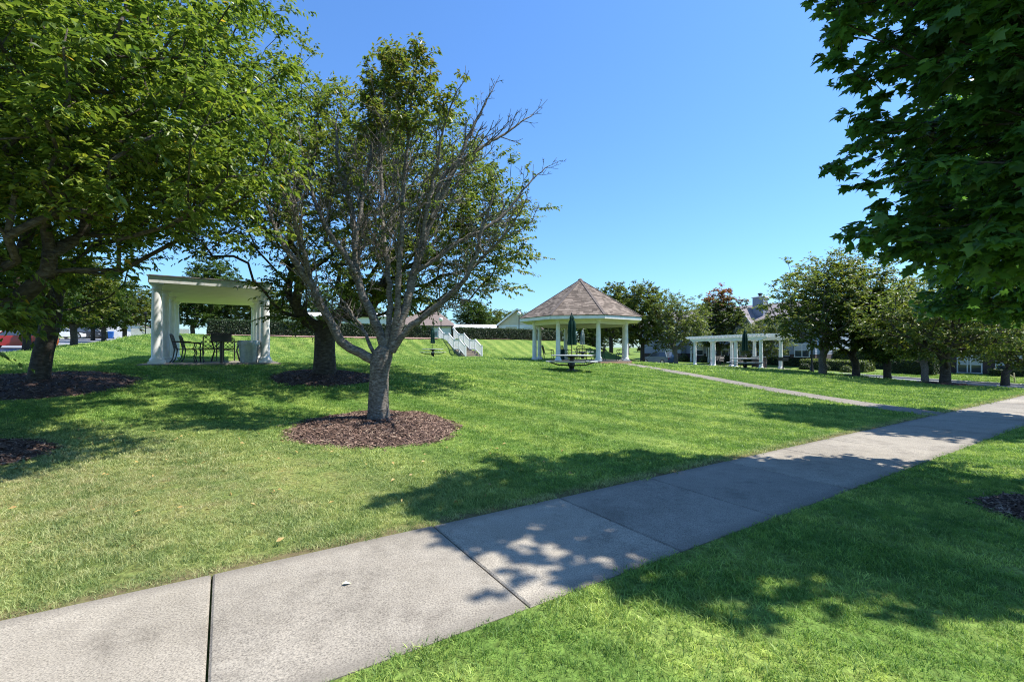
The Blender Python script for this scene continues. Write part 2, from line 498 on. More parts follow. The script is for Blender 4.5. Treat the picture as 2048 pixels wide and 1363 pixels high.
def lawn_color(nt, blade):
    p = pos(nt)
    sep = nt.nodes.new('ShaderNodeSeparateXYZ')
    nt.links.new(p, sep.inputs[0])
    X, Y = sep.outputs[0], sep.outputs[1]
    n1 = noise(nt, p, 0.45, 4.0, 0.6)
    n2 = noise(nt, p, 3.2, 4.0, 0.65)
    n3 = noise(nt, p, 22.0, 2.0, 0.6)
    base = ramp(nt, n1, [(0.28, (0.155, 0.275, 0.056)), (0.5, (0.212, 0.33, 0.074)), (0.72, (0.285, 0.41, 0.096))])
    base = mixc(nt, 0.6, base, ramp(nt, n2, [(0.3, (0.60, 0.68, 0.66)), (0.5, (1.0, 1.0, 1.0)), (0.7, (1.35, 1.2, 1.15))]), 'MULTIPLY')
    # mowing stripes
    w = mth(nt, 'SINE', mth(nt, 'ADD', mth(nt, 'MULTIPLY', mth(nt, 'ADD', mth(nt, 'MULTIPLY', X, 0.62), mth(nt, 'MULTIPLY', Y, 0.78)), 5.2), mth(nt, 'MULTIPLY', n1, 1.5)))
    base = mixc(nt, 0.85, base, ramp(nt, mth(nt, 'ADD', mth(nt, 'MULTIPLY', w, 0.5), 0.5), [(0.2, (0.80, 0.88, 0.84)), (0.8, (1.22, 1.12, 1.2))]), 'MULTIPLY')
    # dry, straw coloured turf in the left foreground
    dx = mth(nt, 'DIVIDE', mth(nt, 'ADD', X, 5.0), 4.2)
    dy = mth(nt, 'DIVIDE', mth(nt, 'SUBTRACT', Y, 4.6), 2.6)
    rr = mth(nt, 'ADD', mth(nt, 'MULTIPLY', dx, dx), mth(nt, 'MULTIPLY', dy, dy))
    dry = mth(nt, 'SUBTRACT', 1.0, mth(nt, 'MULTIPLY', rr, 0.55), True)
    dry = mth(nt, 'MULTIPLY', dry, mth(nt, 'ADD', mth(nt, 'MULTIPLY', n2, 1.6), -0.10, True), True)
    # a dry rim along the far edge of the pavement
    dd = mth(nt, 'SUBTRACT', mth(nt, 'ADD', mth(nt, 'MULTIPLY', X, float(N[0])), mth(nt, 'MULTIPLY', Y, float(N[1]))), D0)
    rim = mth(nt, 'SUBTRACT', 1.0, mth(nt, 'MULTIPLY', mth(nt, 'ABSOLUTE', mth(nt, 'SUBTRACT', dd, 0.06)), 4.5), True)
    rim = mth(nt, 'MULTIPLY', rim, mth(nt, 'ADD', n2, 0.15), True)
    dry = mth(nt, 'MAXIMUM', dry, rim)
    n4 = noise(nt, p, 1.1, 3.0, 0.6)
    sp = mth(nt, 'MULTIPLY', mth(nt, 'SUBTRACT', n4, 0.63, True), 3.0, True)
    dry = mth(nt, 'MAXIMUM', dry, sp)
    if blade:
        rnd = nt.nodes.new('ShaderNodeObjectInfo').outputs['Random']
        dry = mth(nt, 'MULTIPLY', dry, mth(nt, 'ADD', mth(nt, 'MULTIPLY', rnd, 1.1), 0.30), True)
        base = mixc(nt, 1.0, base, ramp(nt, rnd, [(0.0, (0.42, 0.52, 0.5)), (0.35, (0.8, 0.85, 0.82)), (0.7, (1.15, 1.12, 1.1)), (1.0, (1.95, 1.6, 1.75))]), 'MULTIPLY')
        col = mixc(nt, dry, base, (0.46, 0.43, 0.22))
    else:
        col = mixc(nt, mth(nt, 'MULTIPLY', dry, 0.8), base, (0.24, 0.19, 0.10))
        soil = ramp(nt, n3, [(0.35, (0.30, 0.27, 0.24)), (0.65, (0.75, 0.72, 0.66))])
        col = mixc(nt, 0.85, col, soil, 'MULTIPLY')
        col = mixc(nt, mth(nt, 'MULTIPLY', rim, 1.0), col, (0.11, 0.075, 0.05))
    return col, n3

def mat_lawn():
    m, nt = new_mat('lawn')
    c, n3 = lawn_color(nt, False)
    finish(nt, c, 0.9, n3, 0.03, 0.8, spec=0.1)
    return m
def mat_blade():
    m, nt = new_mat('grass_blades')
    c, n3 = lawn_color(nt, True)
    b = nt.nodes.new('ShaderNodeBsdfPrincipled')
    nt.links.new(c, b.inputs['Base Color'])
    b.inputs['Roughness'].default_value = 0.5
    b.inputs['Specular IOR Level'].default_value = 0.25
    t = nt.nodes.new('ShaderNodeBsdfTranslucent')
    nt.links.new(mixc(nt, 1.0, c, (1.25, 1.3, 0.9), 'MULTIPLY'), t.inputs['Color'])
    mx = nt.nodes.new('ShaderNodeMixShader')
    mx.inputs[0].default_value = 0.35
    nt.links.new(b.outputs[0], mx.inputs[1])
    nt.links.new(t.outputs[0], mx.inputs[2])
    o = nt.nodes.new('ShaderNodeOutputMaterial')
    nt.links.new(mx.outputs[0], o.inputs[0])
    return m
M['lawn'] = mat_lawn()
M['blade'] = mat_blade()
M['mulch'] = pmat('mulch', (0.050, 0.030, 0.024), (0.09, 0.055, 0.044), 16, 0.9, bump=0.03, fine=40)
def mat_chip():
    m, nt = new_mat('mulch_chips')
    a = nt.nodes.new('ShaderNodeAttribute')
    a.attribute_name = 'var'
    c = ramp(nt, a.outputs['Fac'], [(0.0, (0.040, 0.024, 0.018)), (0.5, (0.135, 0.082, 0.060)), (0.85, (0.25, 0.165, 0.125)), (1.0, (0.40, 0.30, 0.22))])
    finish(nt, c, 0.85, spec=0.2)
    return m
M['chip'] = mat_chip()

# ------------------------------------------------------------------ the setting: ground, pavement, path, streets
rng = np.random.default_rng(11)
SW = 1.52                                   # pavement width
ST_R = (44.0, 51.0)                         # street on the right, runs along d
ST_L = (-19.0, -12.0)                       # street on the left

def lines(a, b, near, step0, grow):
    out, x, s = [], near, step0
    while x < b:
        out.append(x); x += s; s *= grow
    out.append(b)
    x, s = near - step0, step0
    while x > a:
        out.append(x); x -= s; s *= grow
    out.append(a)
    return out
def clean(ls, keep, gap=0.12):
    keep = sorted(keep)
    ls = [l for l in ls if min(abs(l - k) for k in keep) > gap]
    return np.array(sorted(ls + keep))
tl = clean(lines(-700, 800, 8, 0.45, 1.02), [ST_R[0], ST_R[0] - 0.15, ST_R[1], ST_R[1] + 0.15, ST_L[0], ST_L[0] - 0.15, ST_L[1], ST_L[1] + 0.15])
dl = clean(lines(-500, 900, 6, 0.35, 1.02), [-SW - 0.005, -SW + 0.03, -0.03, 0.005])
TT, DD = np.meshgrid(tl, dl, indexing='ij')
GX = TT * U[0] + (DD + D0) * N[0]
GY = TT * U[1] + (DD + D0) * N[1]
GZ = gtd(TT.ravel(), DD.ravel()).reshape(TT.shape)
GZ += 0.012 * np.sin(GX * 1.7 + 0.6 * np.sin(GY)) * np.sin(GY * 1.3 + 1.0) * (DD > 0.4)
on_street = ((TT >= ST_R[0] - 0.01) & (TT <= ST_R[1] + 0.01)) | ((TT >= ST_L[0] - 0.01) & (TT <= ST_L[1] + 0.01))
on_walk = (DD >= -SW + 0.01) & (DD <= -0.01) & (TT < ST_R[0] - 0.5) & (TT > ST_L[1] + 0.5)
GZ = GZ - 0.30 * on_street - 0.035 * (on_walk & ~on_street)
nt_, nd_ = TT.shape
idx = np.arange(nt_ * nd_).reshape(nt_, nd_)
quads = np.stack([idx[:-1, :-1], idx[1:, :-1], idx[1:, 1:], idx[:-1, 1:]], -1).reshape(-1, 4)
me = fast_mesh('ground', np.stack([GX, GY, GZ], -1).reshape(-1, 3), quads, True)
tag(link('ground', me, None, M['lawn']), kind='structure')

# pavement: one slab per bay, tooled edges, slightly uneven
joints = [-0.068, 1.583, 3.012, 4.398, 5.98]
while joints[-1] < 42: joints.append(joints[-1] + 1.52)
while joints[0] > -10.5: joints.insert(0, joints[0] - 1.52)
walk = thing('pavement', None, None, (0, 0, 0))
tag(walk, kind='structure')
def slab(name, corners, thick, c, parent, mat_):
    """corners: 4 (x,y,z) counter-clockwise at the top; chamfered rim"""
    cs = [Vector(p) for p in corners]
    ctr = sum(cs, Vector()) / 4
    inn = []
    for i in range(4):
        a, b, d = cs[i], cs[(i + 1) % 4], cs[i - 1]
        e1 = (b - a).normalized(); e2 = (d - a).normalized()
        inn.append(a + e1 * c + e2 * c)
    vs = [p - Vector((0, 0, thick)) for p in cs] + [p - Vector((0, 0, c * 0.8)) for p in cs] + inn
    fs = [(8, 9, 10, 11)]
    for b in (0, 4):
        fs += [(b + i, b + (i + 1) % 4, b + 4 + (i + 1) % 4, b + 4 + i) for i in range(4)]
    return MB().add(vs, fs).build(name, mat_, parent)
for a, b in zip(joints[:-1], joints[1:]):
    g = 0.006
    tz = rng.uniform(-0.004, 0.004, 4)
    cs = []
    for k, (t, d) in enumerate(((a + g, -SW), (b - g, -SW), (b - g, 0.0), (a + g, 0.0))):
        x, y = P(t, d)
        cs.append((x, y, float(gtd(t, 0.0)[0]) + 0.012 + tz[k]))
    slab('slab', cs, 0.14, 0.012, walk, M['concrete'])

# garden path from the gazebo down to the pavement
PA, PB = np.array([6.55, 26.3]), np.array([10.25, 11.62])
pdir = (PB - PA) / np.linalg.norm(PB - PA)
pn = np.array([-pdir[1], pdir[0]])
plen = float(np.linalg.norm(PB - PA))
path = thing('garden_path', None, None, (0, 0, 0))
tag(path, kind='structure')
npth = 11
for k in range(npth):
    s0, s1 = plen * k / npth + 0.006, plen * (k + 1) / npth - 0.006
    cs = []
    for s, w in ((s0, -0.5), (s0, 0.5), (s1, 0.5), (s1, -0.5)):
        p = PA + pdir * s - pn * w
        if k == npth - 1 and s == s1:
            # meet the pavement edge
            dd = float(td(p[0], p[1])[1]); p = p - pdir * (dd - 0.01) / float(np.dot(pdir, N))
        cs.append((p[0], p[1], gz1(p[0], p[1]) + 0.018))
    slab('slab', cs[::-1], 0.2, 0.012, path, M['concrete'])

# streets with kerbs
def street(name, t0, t1, d0, d1):
    ds = np.linspace(d0, d1, 90)
    v, f = [], []
    for d in ds:
        for t in np.linspace(t0, t1, 5):
            x, y = P(t, d)
            crown = 0.05 * (1 - ((t - (t0 + t1) / 2) / ((t1 - t0) / 2)) ** 2)
            v.append((x, y, float(gtd(t, d)[0]) - 0.13 + crown))
    for i in range(len(ds) - 1):
        for j in range(4):
            a = i * 5 + j
            f.append((a, a + 1, a + 6, a + 5))
    me = fast_mesh(name, v, f, True)
    o = tag(link(name, me, None, M['asphalt']), kind='structure')
    for t in (t0, t1):
        s = -1 if t == t0 else 1
        kb = MB()
        for i in range(len(ds) - 1):
            q = []
            for d in (ds[i], ds[i + 1]):
                for tt, dz in ((t, -0.3), (t, 0.0), (t + s * 0.15, 0.015), (t + s * 0.15, -0.3)):
                    x, y = P(tt, d)
                    q.append((x, y, float(gtd(t, d)[0]) + dz))
            kb.add(q, [(0, 1, 5, 4), (1, 2, 6, 5), (2, 3, 7, 6)])
        kb.build('kerb', M['kerb'], o)
street('street_right', ST_R[0], ST_R[1], -60, 160)
street('street_left', ST_L[0], ST_L[1], -40, 190)

# ------------------------------------------------------------------ mulch beds
RINGS = []                                  # (x, y, r) kept free of grass
def mulch_bed(x, y, r, h, label, n, seed):
    g = np.random.default_rng(seed)
    RINGS.append((x, y, r * 0.97))
    zc = gz1(x, y)
    root = thing('mulch_bed', label, 'mulch bed', (x, y, zc), 0, 'mulch beds round the trees')
    ph = g.uniform(0, 6.28, 3)
    def edge(a):
        return r * (1 + 0.035 * np.sin(3 * a + ph[0]) + 0.025 * np.sin(7 * a + ph[1]))
    def height(px, py, q):
        return gz(x + px, y + py) - zc + h * np.clip(1 - q ** 2.2, 0, 1) + 0.014 * np.sin(px * 9 + ph[2]) * np.sin(py * 8)
    na, nr = 40, 9
    v = [(0, 0, float(height(np.zeros(1), np.zeros(1), np.zeros(1))[0]))]
    for i in range(1, nr + 1):
        q = i / nr * 1.03
        a = np.arange(na) / na * 2 * math.pi
        rr = edge(a) * q
        px, py = rr * np.cos(a), rr * np.sin(a)
        zz = height(px, py, np.full(na, q)) - (0.05 if i == nr else 0)
        v += list(zip(px, py, zz))
    f = [(0, 1 + k, 1 + (k + 1) % na) for k in range(na)]
    f3 = [(a, b, c, c) for a, b, c in f]
    mb = MB()
    mb.add(v, f)
    mb.f += [(1 + (i - 1) * na + k, 1 + i * na + k, 1 + i * na + (k + 1) % na, 1 + (i - 1) * na + (k + 1) % na) for i in range(1, nr) for k in range(na)]
    mb.build('soil_mound', M['mulch'], root, True)
    a = g.uniform(0, 2 * math.pi, n)
    q = np.sqrt(g.uniform(0, 1, n)) * np.where(g.uniform(0, 1, n) > 0.93, 1.16, 1.02)
    rr = edge(a) * q
    px, py = rr * np.cos(a), rr * np.sin(a)
    pz = height(px, py, q) + 0.006 + g.uniform(0, 0.012, n)
    th = g.uniform(0, math.pi, n)
    L = g.uniform(0.015, 0.05, n); W = g.uniform(0.004, 0.010, n)
    ax = np.stack([np.cos(th), np.sin(th), g.normal(0, 0.30, n)], 1)
    ax /= np.linalg.norm(ax, axis=1)[:, None]
    up = np.stack([g.normal(0, 0.4, n), g.normal(0, 0.4, n), np.ones(n)], 1)
    sd = np.cross(ax, up); sd /= np.linalg.norm(sd, axis=1)[:, None]
    nn = np.cross(sd, ax)
    c = np.stack([px, py, pz], 1)
    A, S, H = ax * L[:, None], sd * W[:, None], nn * (W * 0.6)[:, None]
    vv = np.stack([c - A - S, c + A - S * 0.6, c + A * 0.9 + S, c - A + S * 0.8, c + H - A * 0.2, c + H + A * 0.3], 1).reshape(-1, 3)
    o = (np.arange(n) * 6)[:, None, None]
    ff = (np.array([[0, 1, 5, 4], [1, 2, 5, 5], [2, 3, 4, 5], [3, 0, 4, 4]])[None] + o)
    tri = np.array([[0, 1, 5], [0, 5, 4], [1, 2, 5], [2, 3, 4], [2, 4, 5], [3, 0, 4]])[None] + o
    me = fast_mesh('wood_chips', vv, tri.reshape(-1, 3))
    at = me.attributes.new('var', 'FLOAT', 'POINT')
    at.data.foreach_set('value', np.repeat(g.uniform(0, 1, n) ** 1.2, 6).astype(np.float32))
    tag(link('wood_chips', me, root, M['chip']), kind='stuff')
    return root
mulch_bed(-2.38, 8.10, 1.46, 0.11, 'shallow brown mulch ring round the half-bare tree nearest the middle', 7500, 1)
mulch_bed(-10.35, 9.95, 1.75, 0.13, 'shaded mulch ring under the leaning dark trunk at far left', 4500, 2)
mulch_bed(-5.35, 12.95, 1.42, 0.14, 'mulch ring round the thick dark trunk behind the half-bare tree', 4500, 3)
mulch_bed(-6.95, 5.6, 0.95, 0.10, 'mulch ring cut off by the left edge, with yellow leaves', 4000, 4)
mulch_bed(5.22, 4.34, 0.56, 0.06, 'dark mulch patch at the right edge beside the pavement', 3000, 5)
mulch_bed(20.3, 26.7, 1.3, 0.12, 'mulch ring under the darker of the twin street trees', 1200, 6)
mulch_bed(19.6, 20.6, 1.2, 0.10, 'dark mulch ring under the low spreading tree on the right', 1200, 7)

# mulch strip at the foot of the hedge
def strip(name, t0, t1, d0, d1, dz, material, label, cat):
    n = max(4, int((t1 - t0) / 1.5))
    v, f = [], []
    for i in range(n + 1):
        t = t0 + (t1 - t0) * i / n
        for d in np.linspace(d0, d1, 5):
            dd = d + 0.12 * math.sin(t * 1.3 + d)
            x, y = P(t, dd)
            v.append((x, y, float(gtd(t, dd)[0]) + dz))
    for i in range(n):
        for j in range(4):
            a = i * 5 + j
            f.append((a, a + 5, a + 6, a + 1))
    me = fast_mesh(name, v, f, True)
    return tag(link(name, me, None, material), label, cat)
M['mulch_pink'] = pmat('pinkish_mulch', (0.30, 0.19, 0.15), (0.20, 0.12, 0.095), 9, 0.9, bump=0.03, fine=30)  # lighter, pinker mulch of the strips along the hedge
strip('mulch_strip', -1.5, 17.2, 35.9, 38.5, 0.05, M['mulch_pink'], 'pinkish mulch strip under the hedge left of the white stairs', 'mulch bed')
strip('mulch_strip', 19.8, 36.0, 36.3, 38.5, 0.05, M['mulch_pink'], 'pinkish mulch strip under the hedge right of the white stairs', 'mulch bed')

# ------------------------------------------------------------------ grass: blades instanced on points
PAV_O = np.array([-10.61, 13.6])            # pavilion: front left column
GAZ = (4.35, 29.0)
def free(x, y):
    t, d = td(x, y)
    ok = ~((d > -SW - 0.02) & (d < 0.05 + 0.035 * np.sin(t * 5.3) * np.sin(t * 1.7 + 1) + 0.03 * np.sin(t * 23.0)))
    ok &= ~((t > ST_R[0] - 0.3) & (t < ST_R[1] + 0.3)) & ~((t > ST_L[0] - 0.3) & (t < ST_L[1] + 0.3))
    s = (x - PA[0]) * pdir[0] + (y - PA[1]) * pdir[1]
    w = (x - PA[0]) * pn[0] + (y - PA[1]) * pn[1]
    ok &= ~((s > -1) & (s < plen + 0.4) & (np.abs(w) < 0.5))
    for rx, ry, r in RINGS:
        ok &= (x - rx) ** 2 + (y - ry) ** 2 > r * r
    ok &= (x - GAZ[0]) ** 2 + (y - GAZ[1]) ** 2 > 3.35 ** 2
    a = (x - PAV_O[0]) * U[0] + (y - PAV_O[1]) * U[1]
    b = (x - PAV_O[0]) * N[0] + (y - PAV_O[1]) * N[1]
    ok &= ~((a > -0.4) & (a < 3.3) & (b > -0.4) & (b < 5.6))
    ok &= ~((d > 35.9) & (t > -1.5) & (t < 36) & (d < 39)) & ~((t > 17.2) & (t < 19.8) & (d > 31.6) & (d < 39))
    return ok
def clump(name, n, rad, h, w, seed, flat=0.5):
    g = np.random.default_rng(seed)
    a = g.uniform(0, 2 * math.pi, n)
    q = rad * np.sqrt(g.uniform(0, 1, n))
    b = np.stack([q * np.cos(a), q * np.sin(a), np.full(n, -0.004)], 1)
    hh = h * g.uniform(0.5, 1.15, n)
    la = g.uniform(0, 2 * math.pi, n)
    lean = np.stack([np.cos(la), np.sin(la), np.zeros(n)], 1) * (hh * g.uniform(0.1, 0.5 + flat, n))[:, None]
    up = np.stack([np.zeros(n), np.zeros(n), hh], 1)
    wa = g.uniform(0, math.pi, n)
    s = np.stack([np.cos(wa), np.sin(wa), np.zeros(n)], 1) * (w * g.uniform(0.6, 1.2, n))[:, None] / 2
    m1 = b + up * 0.55 + lean * 0.35
    tip = b + up * 0.95 + lean * 1.25
    v = np.stack([b - s, b + s, m1 + s * 0.9, m1 - s * 0.9, tip], 1).reshape(-1, 3)
    o = (np.arange(n) * 5)[:, None, None]
    f = np.array([[0, 1, 2], [0, 2, 3], [3, 2, 4]])[None] + o
    me = fast_mesh(name, v, f.reshape(-1, 3), True)
    me.materials.append(M['blade'])
    return bpy.data.objects.new(name, me)
def scatter(name, Z0, Z1, dens, clumps, zrange, label):
    g = np.random.default_rng(int(Z0 * 10))
    area = 1.3 * (Z1 ** 2 - Z0 ** 2)
    n = int(area * dens)
    Y = np.sqrt(g.uniform(Z0 ** 2, Z1 ** 2, n))
    X = g.uniform(-1.3, 1.3, n) * Y
    ok = free(X, Y)
    X, Y = X[ok], Y[ok]
    Z = gz(X, Y)
    n = len(X)
    me = bpy.data.meshes.new(name)
    me.vertices.add(n)
    me.vertices.foreach_set('co', np.stack([X, Y, Z], 1).astype(np.float32).ravel())
    me.attributes.new('rot', 'FLOAT_VECTOR', 'POINT').data.foreach_set('vector', np.stack([g.normal(0, 0.10, n), g.normal(0, 0.10, n), g.uniform(0, 6.28, n)], 1).astype(np.float32).ravel())
    patch = 1 + 0.22 * np.sin(X * 1.9 + 1.3 * np.sin(Y * 1.1)) * np.sin(Y * 2.3 + X)
    me.attributes.new('scl', 'FLOAT', 'POINT').data.foreach_set('value', (g.uniform(*zrange, n) * patch).astype(np.float32))
    me.attributes.new('pick', 'INT', 'POINT').data.foreach_set('value', g.integers(0, len(clumps), n).astype(np.int32))
    o = tag(link(name, me, None, M['blade']), label, 'grass', kind='stuff')
    c = bpy.data.collections.new(name + '_clumps')
    for q in clumps:
        c.objects.link(q)
    ng = bpy.data.node_groups.new(name, 'GeometryNodeTree')
    ng.interface.new_socket('Geometry', in_out='INPUT', socket_type='NodeSocketGeometry')
    ng.interface.new_socket('Geometry', in_out='OUTPUT', socket_type='NodeSocketGeometry')
    gi = ng.nodes.new('NodeGroupInput'); go = ng.nodes.new('NodeGroupOutput')
    mp = ng.nodes.new('GeometryNodeMeshToPoints')
    ip = ng.nodes.new('GeometryNodeInstanceOnPoints')
    ci = ng.nodes.new('GeometryNodeCollectionInfo')
    ci.inputs['Collection'].default_value = c
    ci.inputs['Separate Children'].default_value = True
    ci.inputs['Reset Children'].default_value = True
    def attr(nm, typ):
        a = ng.nodes.new('GeometryNodeInputNamedAttribute')
        a.data_type = typ
        a.inputs['Name'].default_value = nm
        return a.outputs['Attribute']
    ng.links.new(gi.outputs[0], mp.inputs['Mesh'])
    ng.links.new(mp.outputs[0], ip.inputs['Points'])
    ng.links.new(ci.outputs[0], ip.inputs['Instance'])
    ip.inputs['Pick Instance'].default_value = True
    ng.links.new(attr('pick', 'INT'), ip.inputs['Instance Index'])
    ng.links.new(attr('rot', 'FLOAT_VECTOR'), ip.inputs['Rotation'])
    ng.links.new(attr('scl', 'FLOAT'), ip.inputs['Scale'])
    ng.links.new(ip.outputs[0], go.inputs[0])
    md = o.modifiers.new('blades', 'NODES')
    md.node_group = ng
    return o
scatter('grass', 1.2, 5.5, 420, [clump('turf_near', 26, 0.06, 0.035, 0.0042, 50 + k, 0.9) for k in range(7)], (0.7, 1.25), 'short grass blades in the foreground on both sides of the pavement')
scatter('grass', 5.5, 11, 230, [clump('turf_mid', 26, 0.10, 0.037, 0.0075, 60 + k, 0.9) for k in range(6)], (0.7, 1.2), 'short grass blades across the middle of the lawn')
scatter('grass', 11, 22, 80, [clump('turf_far', 26, 0.18, 0.046, 0.014, 70 + k, 0.9) for k in range(5)], (0.7, 1.2), 'short grass blades on the rising lawn')
scatter('grass', 22, 44, 24, [clump('turf_back', 24, 0.34, 0.06, 0.028, 80 + k, 0.9) for k in range(5)], (0.7, 1.2), 'short grass blades on the far lawn and the bank')

# ------------------------------------------------------------------ trees
def unit(a):
    return a / np.maximum(np.linalg.norm(a, axis=-1, keepdims=True), 1e-9)

def branches_from(pos_, par, rad, mb):
    """tubes for every path of a node graph; the thickest child carries the path on"""
    n = len(pos_)
    ch = [[] for _ in range(n)]
    for i in range(1, n):
        if par[i] >= 0:
            ch[par[i]].append(i)
    starts = [0]
    while starts:
        s = starts.pop()
        p = [s] if par[s] < 0 else [par[s], s]
        c = s
        while ch[c]:
            k = sorted(ch[c], key=lambda q: -rad[q])
            starts += k[1:]
            c = k[0]
            p.append(c)
        if len(p) < 2:
            continue
        rr = [rad[q] for q in p]
        if par[s] >= 0:
            rr[0] = min(rad[par[s]], rad[s] * 1.15)
        r0 = max(rr)
        ns = 14 if r0 > 0.15 else 9 if r0 > 0.06 else 6 if r0 > 0.02 else 4 if r0 > 0.009 else 3
        mb.tube([pos_[q] for q in p], rr, ns, False)

def grow(trunk, tips, g, first=1, step=0.45, path_w=0.32, wob=0.07, up=0.25):
    """connect tips one after another to the nearest node, path length counted in"""
    pos_ = [np.array(p, float) for p in trunk]
    par = [-1] + list(range(len(trunk) - 1))
    plen_ = [0.0]
    for i in range(1, len(pos_)):
        plen_.append(plen_[-1] + float(np.linalg.norm(pos_[i] - pos_[i - 1])))
    top = pos_[-1]
    tips = tips[np.argsort(np.linalg.norm(tips - top, axis=1))]
    arr = np.zeros((len(tips) * 14 + 50, 3)); pl = np.zeros(len(arr))
    m = len(pos_)
    arr[:m] = pos_; pl[:m] = plen_
    endn = []
    for tp in tips:
        dv = tp - arr[:m]
        dist = np.linalg.norm(dv, axis=1)
        # branches like to rise and to run outwards
        cost = dist * (1.0 + 0.9 * np.clip(-(dv[:, 2]) / np.maximum(dist, 1e-6) + 0.05, 0, 1)) + path_w * pl[:m]
        cost[:first] = 1e9
        j = int(np.argmin(cost))
        a = arr[j]; L = dist[j]
        k = max(1, int(round(L / step)))
        d0 = unit(a - arr[par[j]]) if par[j] >= 0 else np.array([0, 0, 1.0])
        c1 = a + (d0 * 0.30 + unit(tp - a) * 0.2 + np.array([0, 0, up * 0.25])) * L * 0.8
        pj = j
        for q in range(1, k + 1):
            s = q / k
            p = (1 - s) ** 2 * a + 2 * s * (1 - s) * c1 + s * s * tp
            if q < k:
                p = p + g.normal(0, wob, 3) * min(L, 1.5) * 0.5
            arr[m] = p; par.append(pj)
            pl[m] = pl[pj] + float(np.linalg.norm(p - arr[pj]))
            pos_.append(p); pj = m; m += 1
        endn.append(pj)
    return pos_, par, endn

def pipe_radii(par, endn, r_tip, r_trunk, n):
    cnt = np.zeros(n)
    cnt[endn] = 1
    for i in range(n - 1, 0, -1):
        cnt[par[i]] += cnt[i]
    cnt = np.maximum(cnt, 1)
    e = math.log(max(cnt[0], 2)) / math.log(r_trunk / r_tip)
    return r_tip * cnt ** (1 / e)

def crown_tips(ells, n, g, sep, lumps=0.2, inner=0.42, zmin=None, keep=None):
    out = []
    vol = np.array([e[1][0] * e[1][1] * e[1][2] for e in ells], float)
    vol /= vol.sum()
    ph = g.uniform(0, 6.28, (len(ells), 6)); fr = g.integers(2, 5, (len(ells), 6))
    tries = 0
    while len(out) < n and tries < n * 30:
        tries += 1
        k = g.choice(len(ells), p=vol)
        c, r = ells[k]
        d = g.normal(size=3); d /= np.linalg.norm(d)
        az = math.atan2(d[1], d[0]); el = math.asin(d[2])
        l = 1 + lumps * (math.sin(fr[k, 0] * az + ph[k, 0]) * math.cos(fr[k, 1] * el + ph[k, 1]) + 0.7 * math.sin((fr[k, 2] + 2) * az + ph[k, 2] + 2 * el)) * 0.7
        q = g.uniform(0, 1) ** inner * l
        p = np.array(c) + d * np.array(r) * q
        if zmin is not None and p[2] < zmin + 0.25 * math.sin(3 * az + ph[k, 3]):
            continue
        if keep is not None and not keep(p):
            continue
        if out and np.min(np.linalg.norm(np.array(out[-400:]) - p, axis=1)) < sep:
            continue
        out.append(p)
    return np.array(out)

MAPLE = np.array([(0, -0.02), (0.20, 0.02), (0.48, 0.14), (0.30, 0.34), (0.50, 0.62), (0.22, 0.60), (0.0, 1.0),
                  (-0.22, 0.60), (-0.50, 0.62), (-0.30, 0.34), (-0.48, 0.14), (-0.20, 0.02)])
def leaf_mesh(name, p, ax, nrm, L, W, var, maple=False):
    n = len(p)
    ax = unit(ax)
    sd = unit(np.cross(ax, nrm))
    nn = np.cross(sd, ax)
    if maple:
        mv = [p + ax * (0.35 * L)[:, None] + nn * (0.05 * L)[:, None]]
        for x, y in MAPLE:
            bend = -0.16 * (abs(x) ** 1.5 + max(0, y - 0.4) ** 2)
            mv.append(p + sd * (x * L)[:, None] + ax * (y * L)[:, None] + nn * (bend * L)[:, None])
        v = np.stack(mv, 1).reshape(-1, 3)
        k = len(MAPLE)
        tri = np.array([[0, 1 + i, 1 + (i + 1) % k] for i in range(k)])
        f = (tri[None] + (np.arange(n) * (k + 1))[:, None, None]).reshape(-1, 3)
        nv = k + 1
    else:
        m1 = p + ax * (0.42 * L)[:, None]
        tip = p + ax * L[:, None] - nn * (0.16 * L)[:, None]
        lf = m1 + sd * W[:, None] / 2 + nn * (W * 0.16)[:, None]
        rt = m1 - sd * W[:, None] / 2 + nn * (W * 0.16)[:, None]
        v = np.stack([p, lf, tip, rt], 1).reshape(-1, 3)
        f = (np.array([[0, 2, 1], [0, 3, 2]])[None] + (np.arange(n) * 4)[:, None, None]).reshape(-1, 3)
        nv = 4
    me = fast_mesh(name, v, f)
    me.attributes.new('var', 'FLOAT', 'POINT').data.foreach_set('value', np.repeat(np.clip(var, 0, 1), nv).astype(np.float32))
    return me

def shoots(tips, dirs, ctr, g, per_tip, ln, nl, L, droop=0.35, flat=0.5, spread=0.9):
    """leaf positions along short shoots that leave each tip; returns p, axis, normal, size"""
    n = len(tips)
    T = np.repeat(tips, per_tip, 0); Dd = np.repeat(dirs, per_tip, 0)
    m = len(T)
    rnd = g.normal(0, 1, (m, 3)); rnd[:, 2] *= flat
    out = unit(T - ctr)
    sdv = unit(Dd * 0.6 + out * 0.5 + rnd * spread)
    sl = ln * g.uniform(0.5, 1.25, m)
    st = T - Dd * (g.uniform(0, 0.5, m) * ln)[:, None]
    S = np.repeat(np.arange(m), nl)
    s = g.uniform(0.05, 1.0, len(S))
    sg = -1 * (g.integers(0, 2, len(S)) * 2 - 1)
    base = st[S] + sdv[S] * (s * sl[S])[:, None]
    base[:, 2] -= 0.22 * (s * sl[S]) ** 2
    side = unit(np.cross(sdv[S], np.array([0, 0, 1.0])) + 1e-6)
    ax = sdv[S] * g.uniform(0.3, 0.9, len(S))[:, None] + side * (sg * g.uniform(0.4, 1.0, len(S)))[:, None]
    ax[:, 2] -= g.uniform(0.0, 2 * droop, len(S))
    nr = np.stack([g.normal(0, 0.45, len(S)), g.normal(0, 0.45, len(S)), np.ones(len(S))], 1)
    LL = L * g.uniform(0.5, 1.25, len(S))
    return base, ax, nr, LL, (st, sdv, sl)

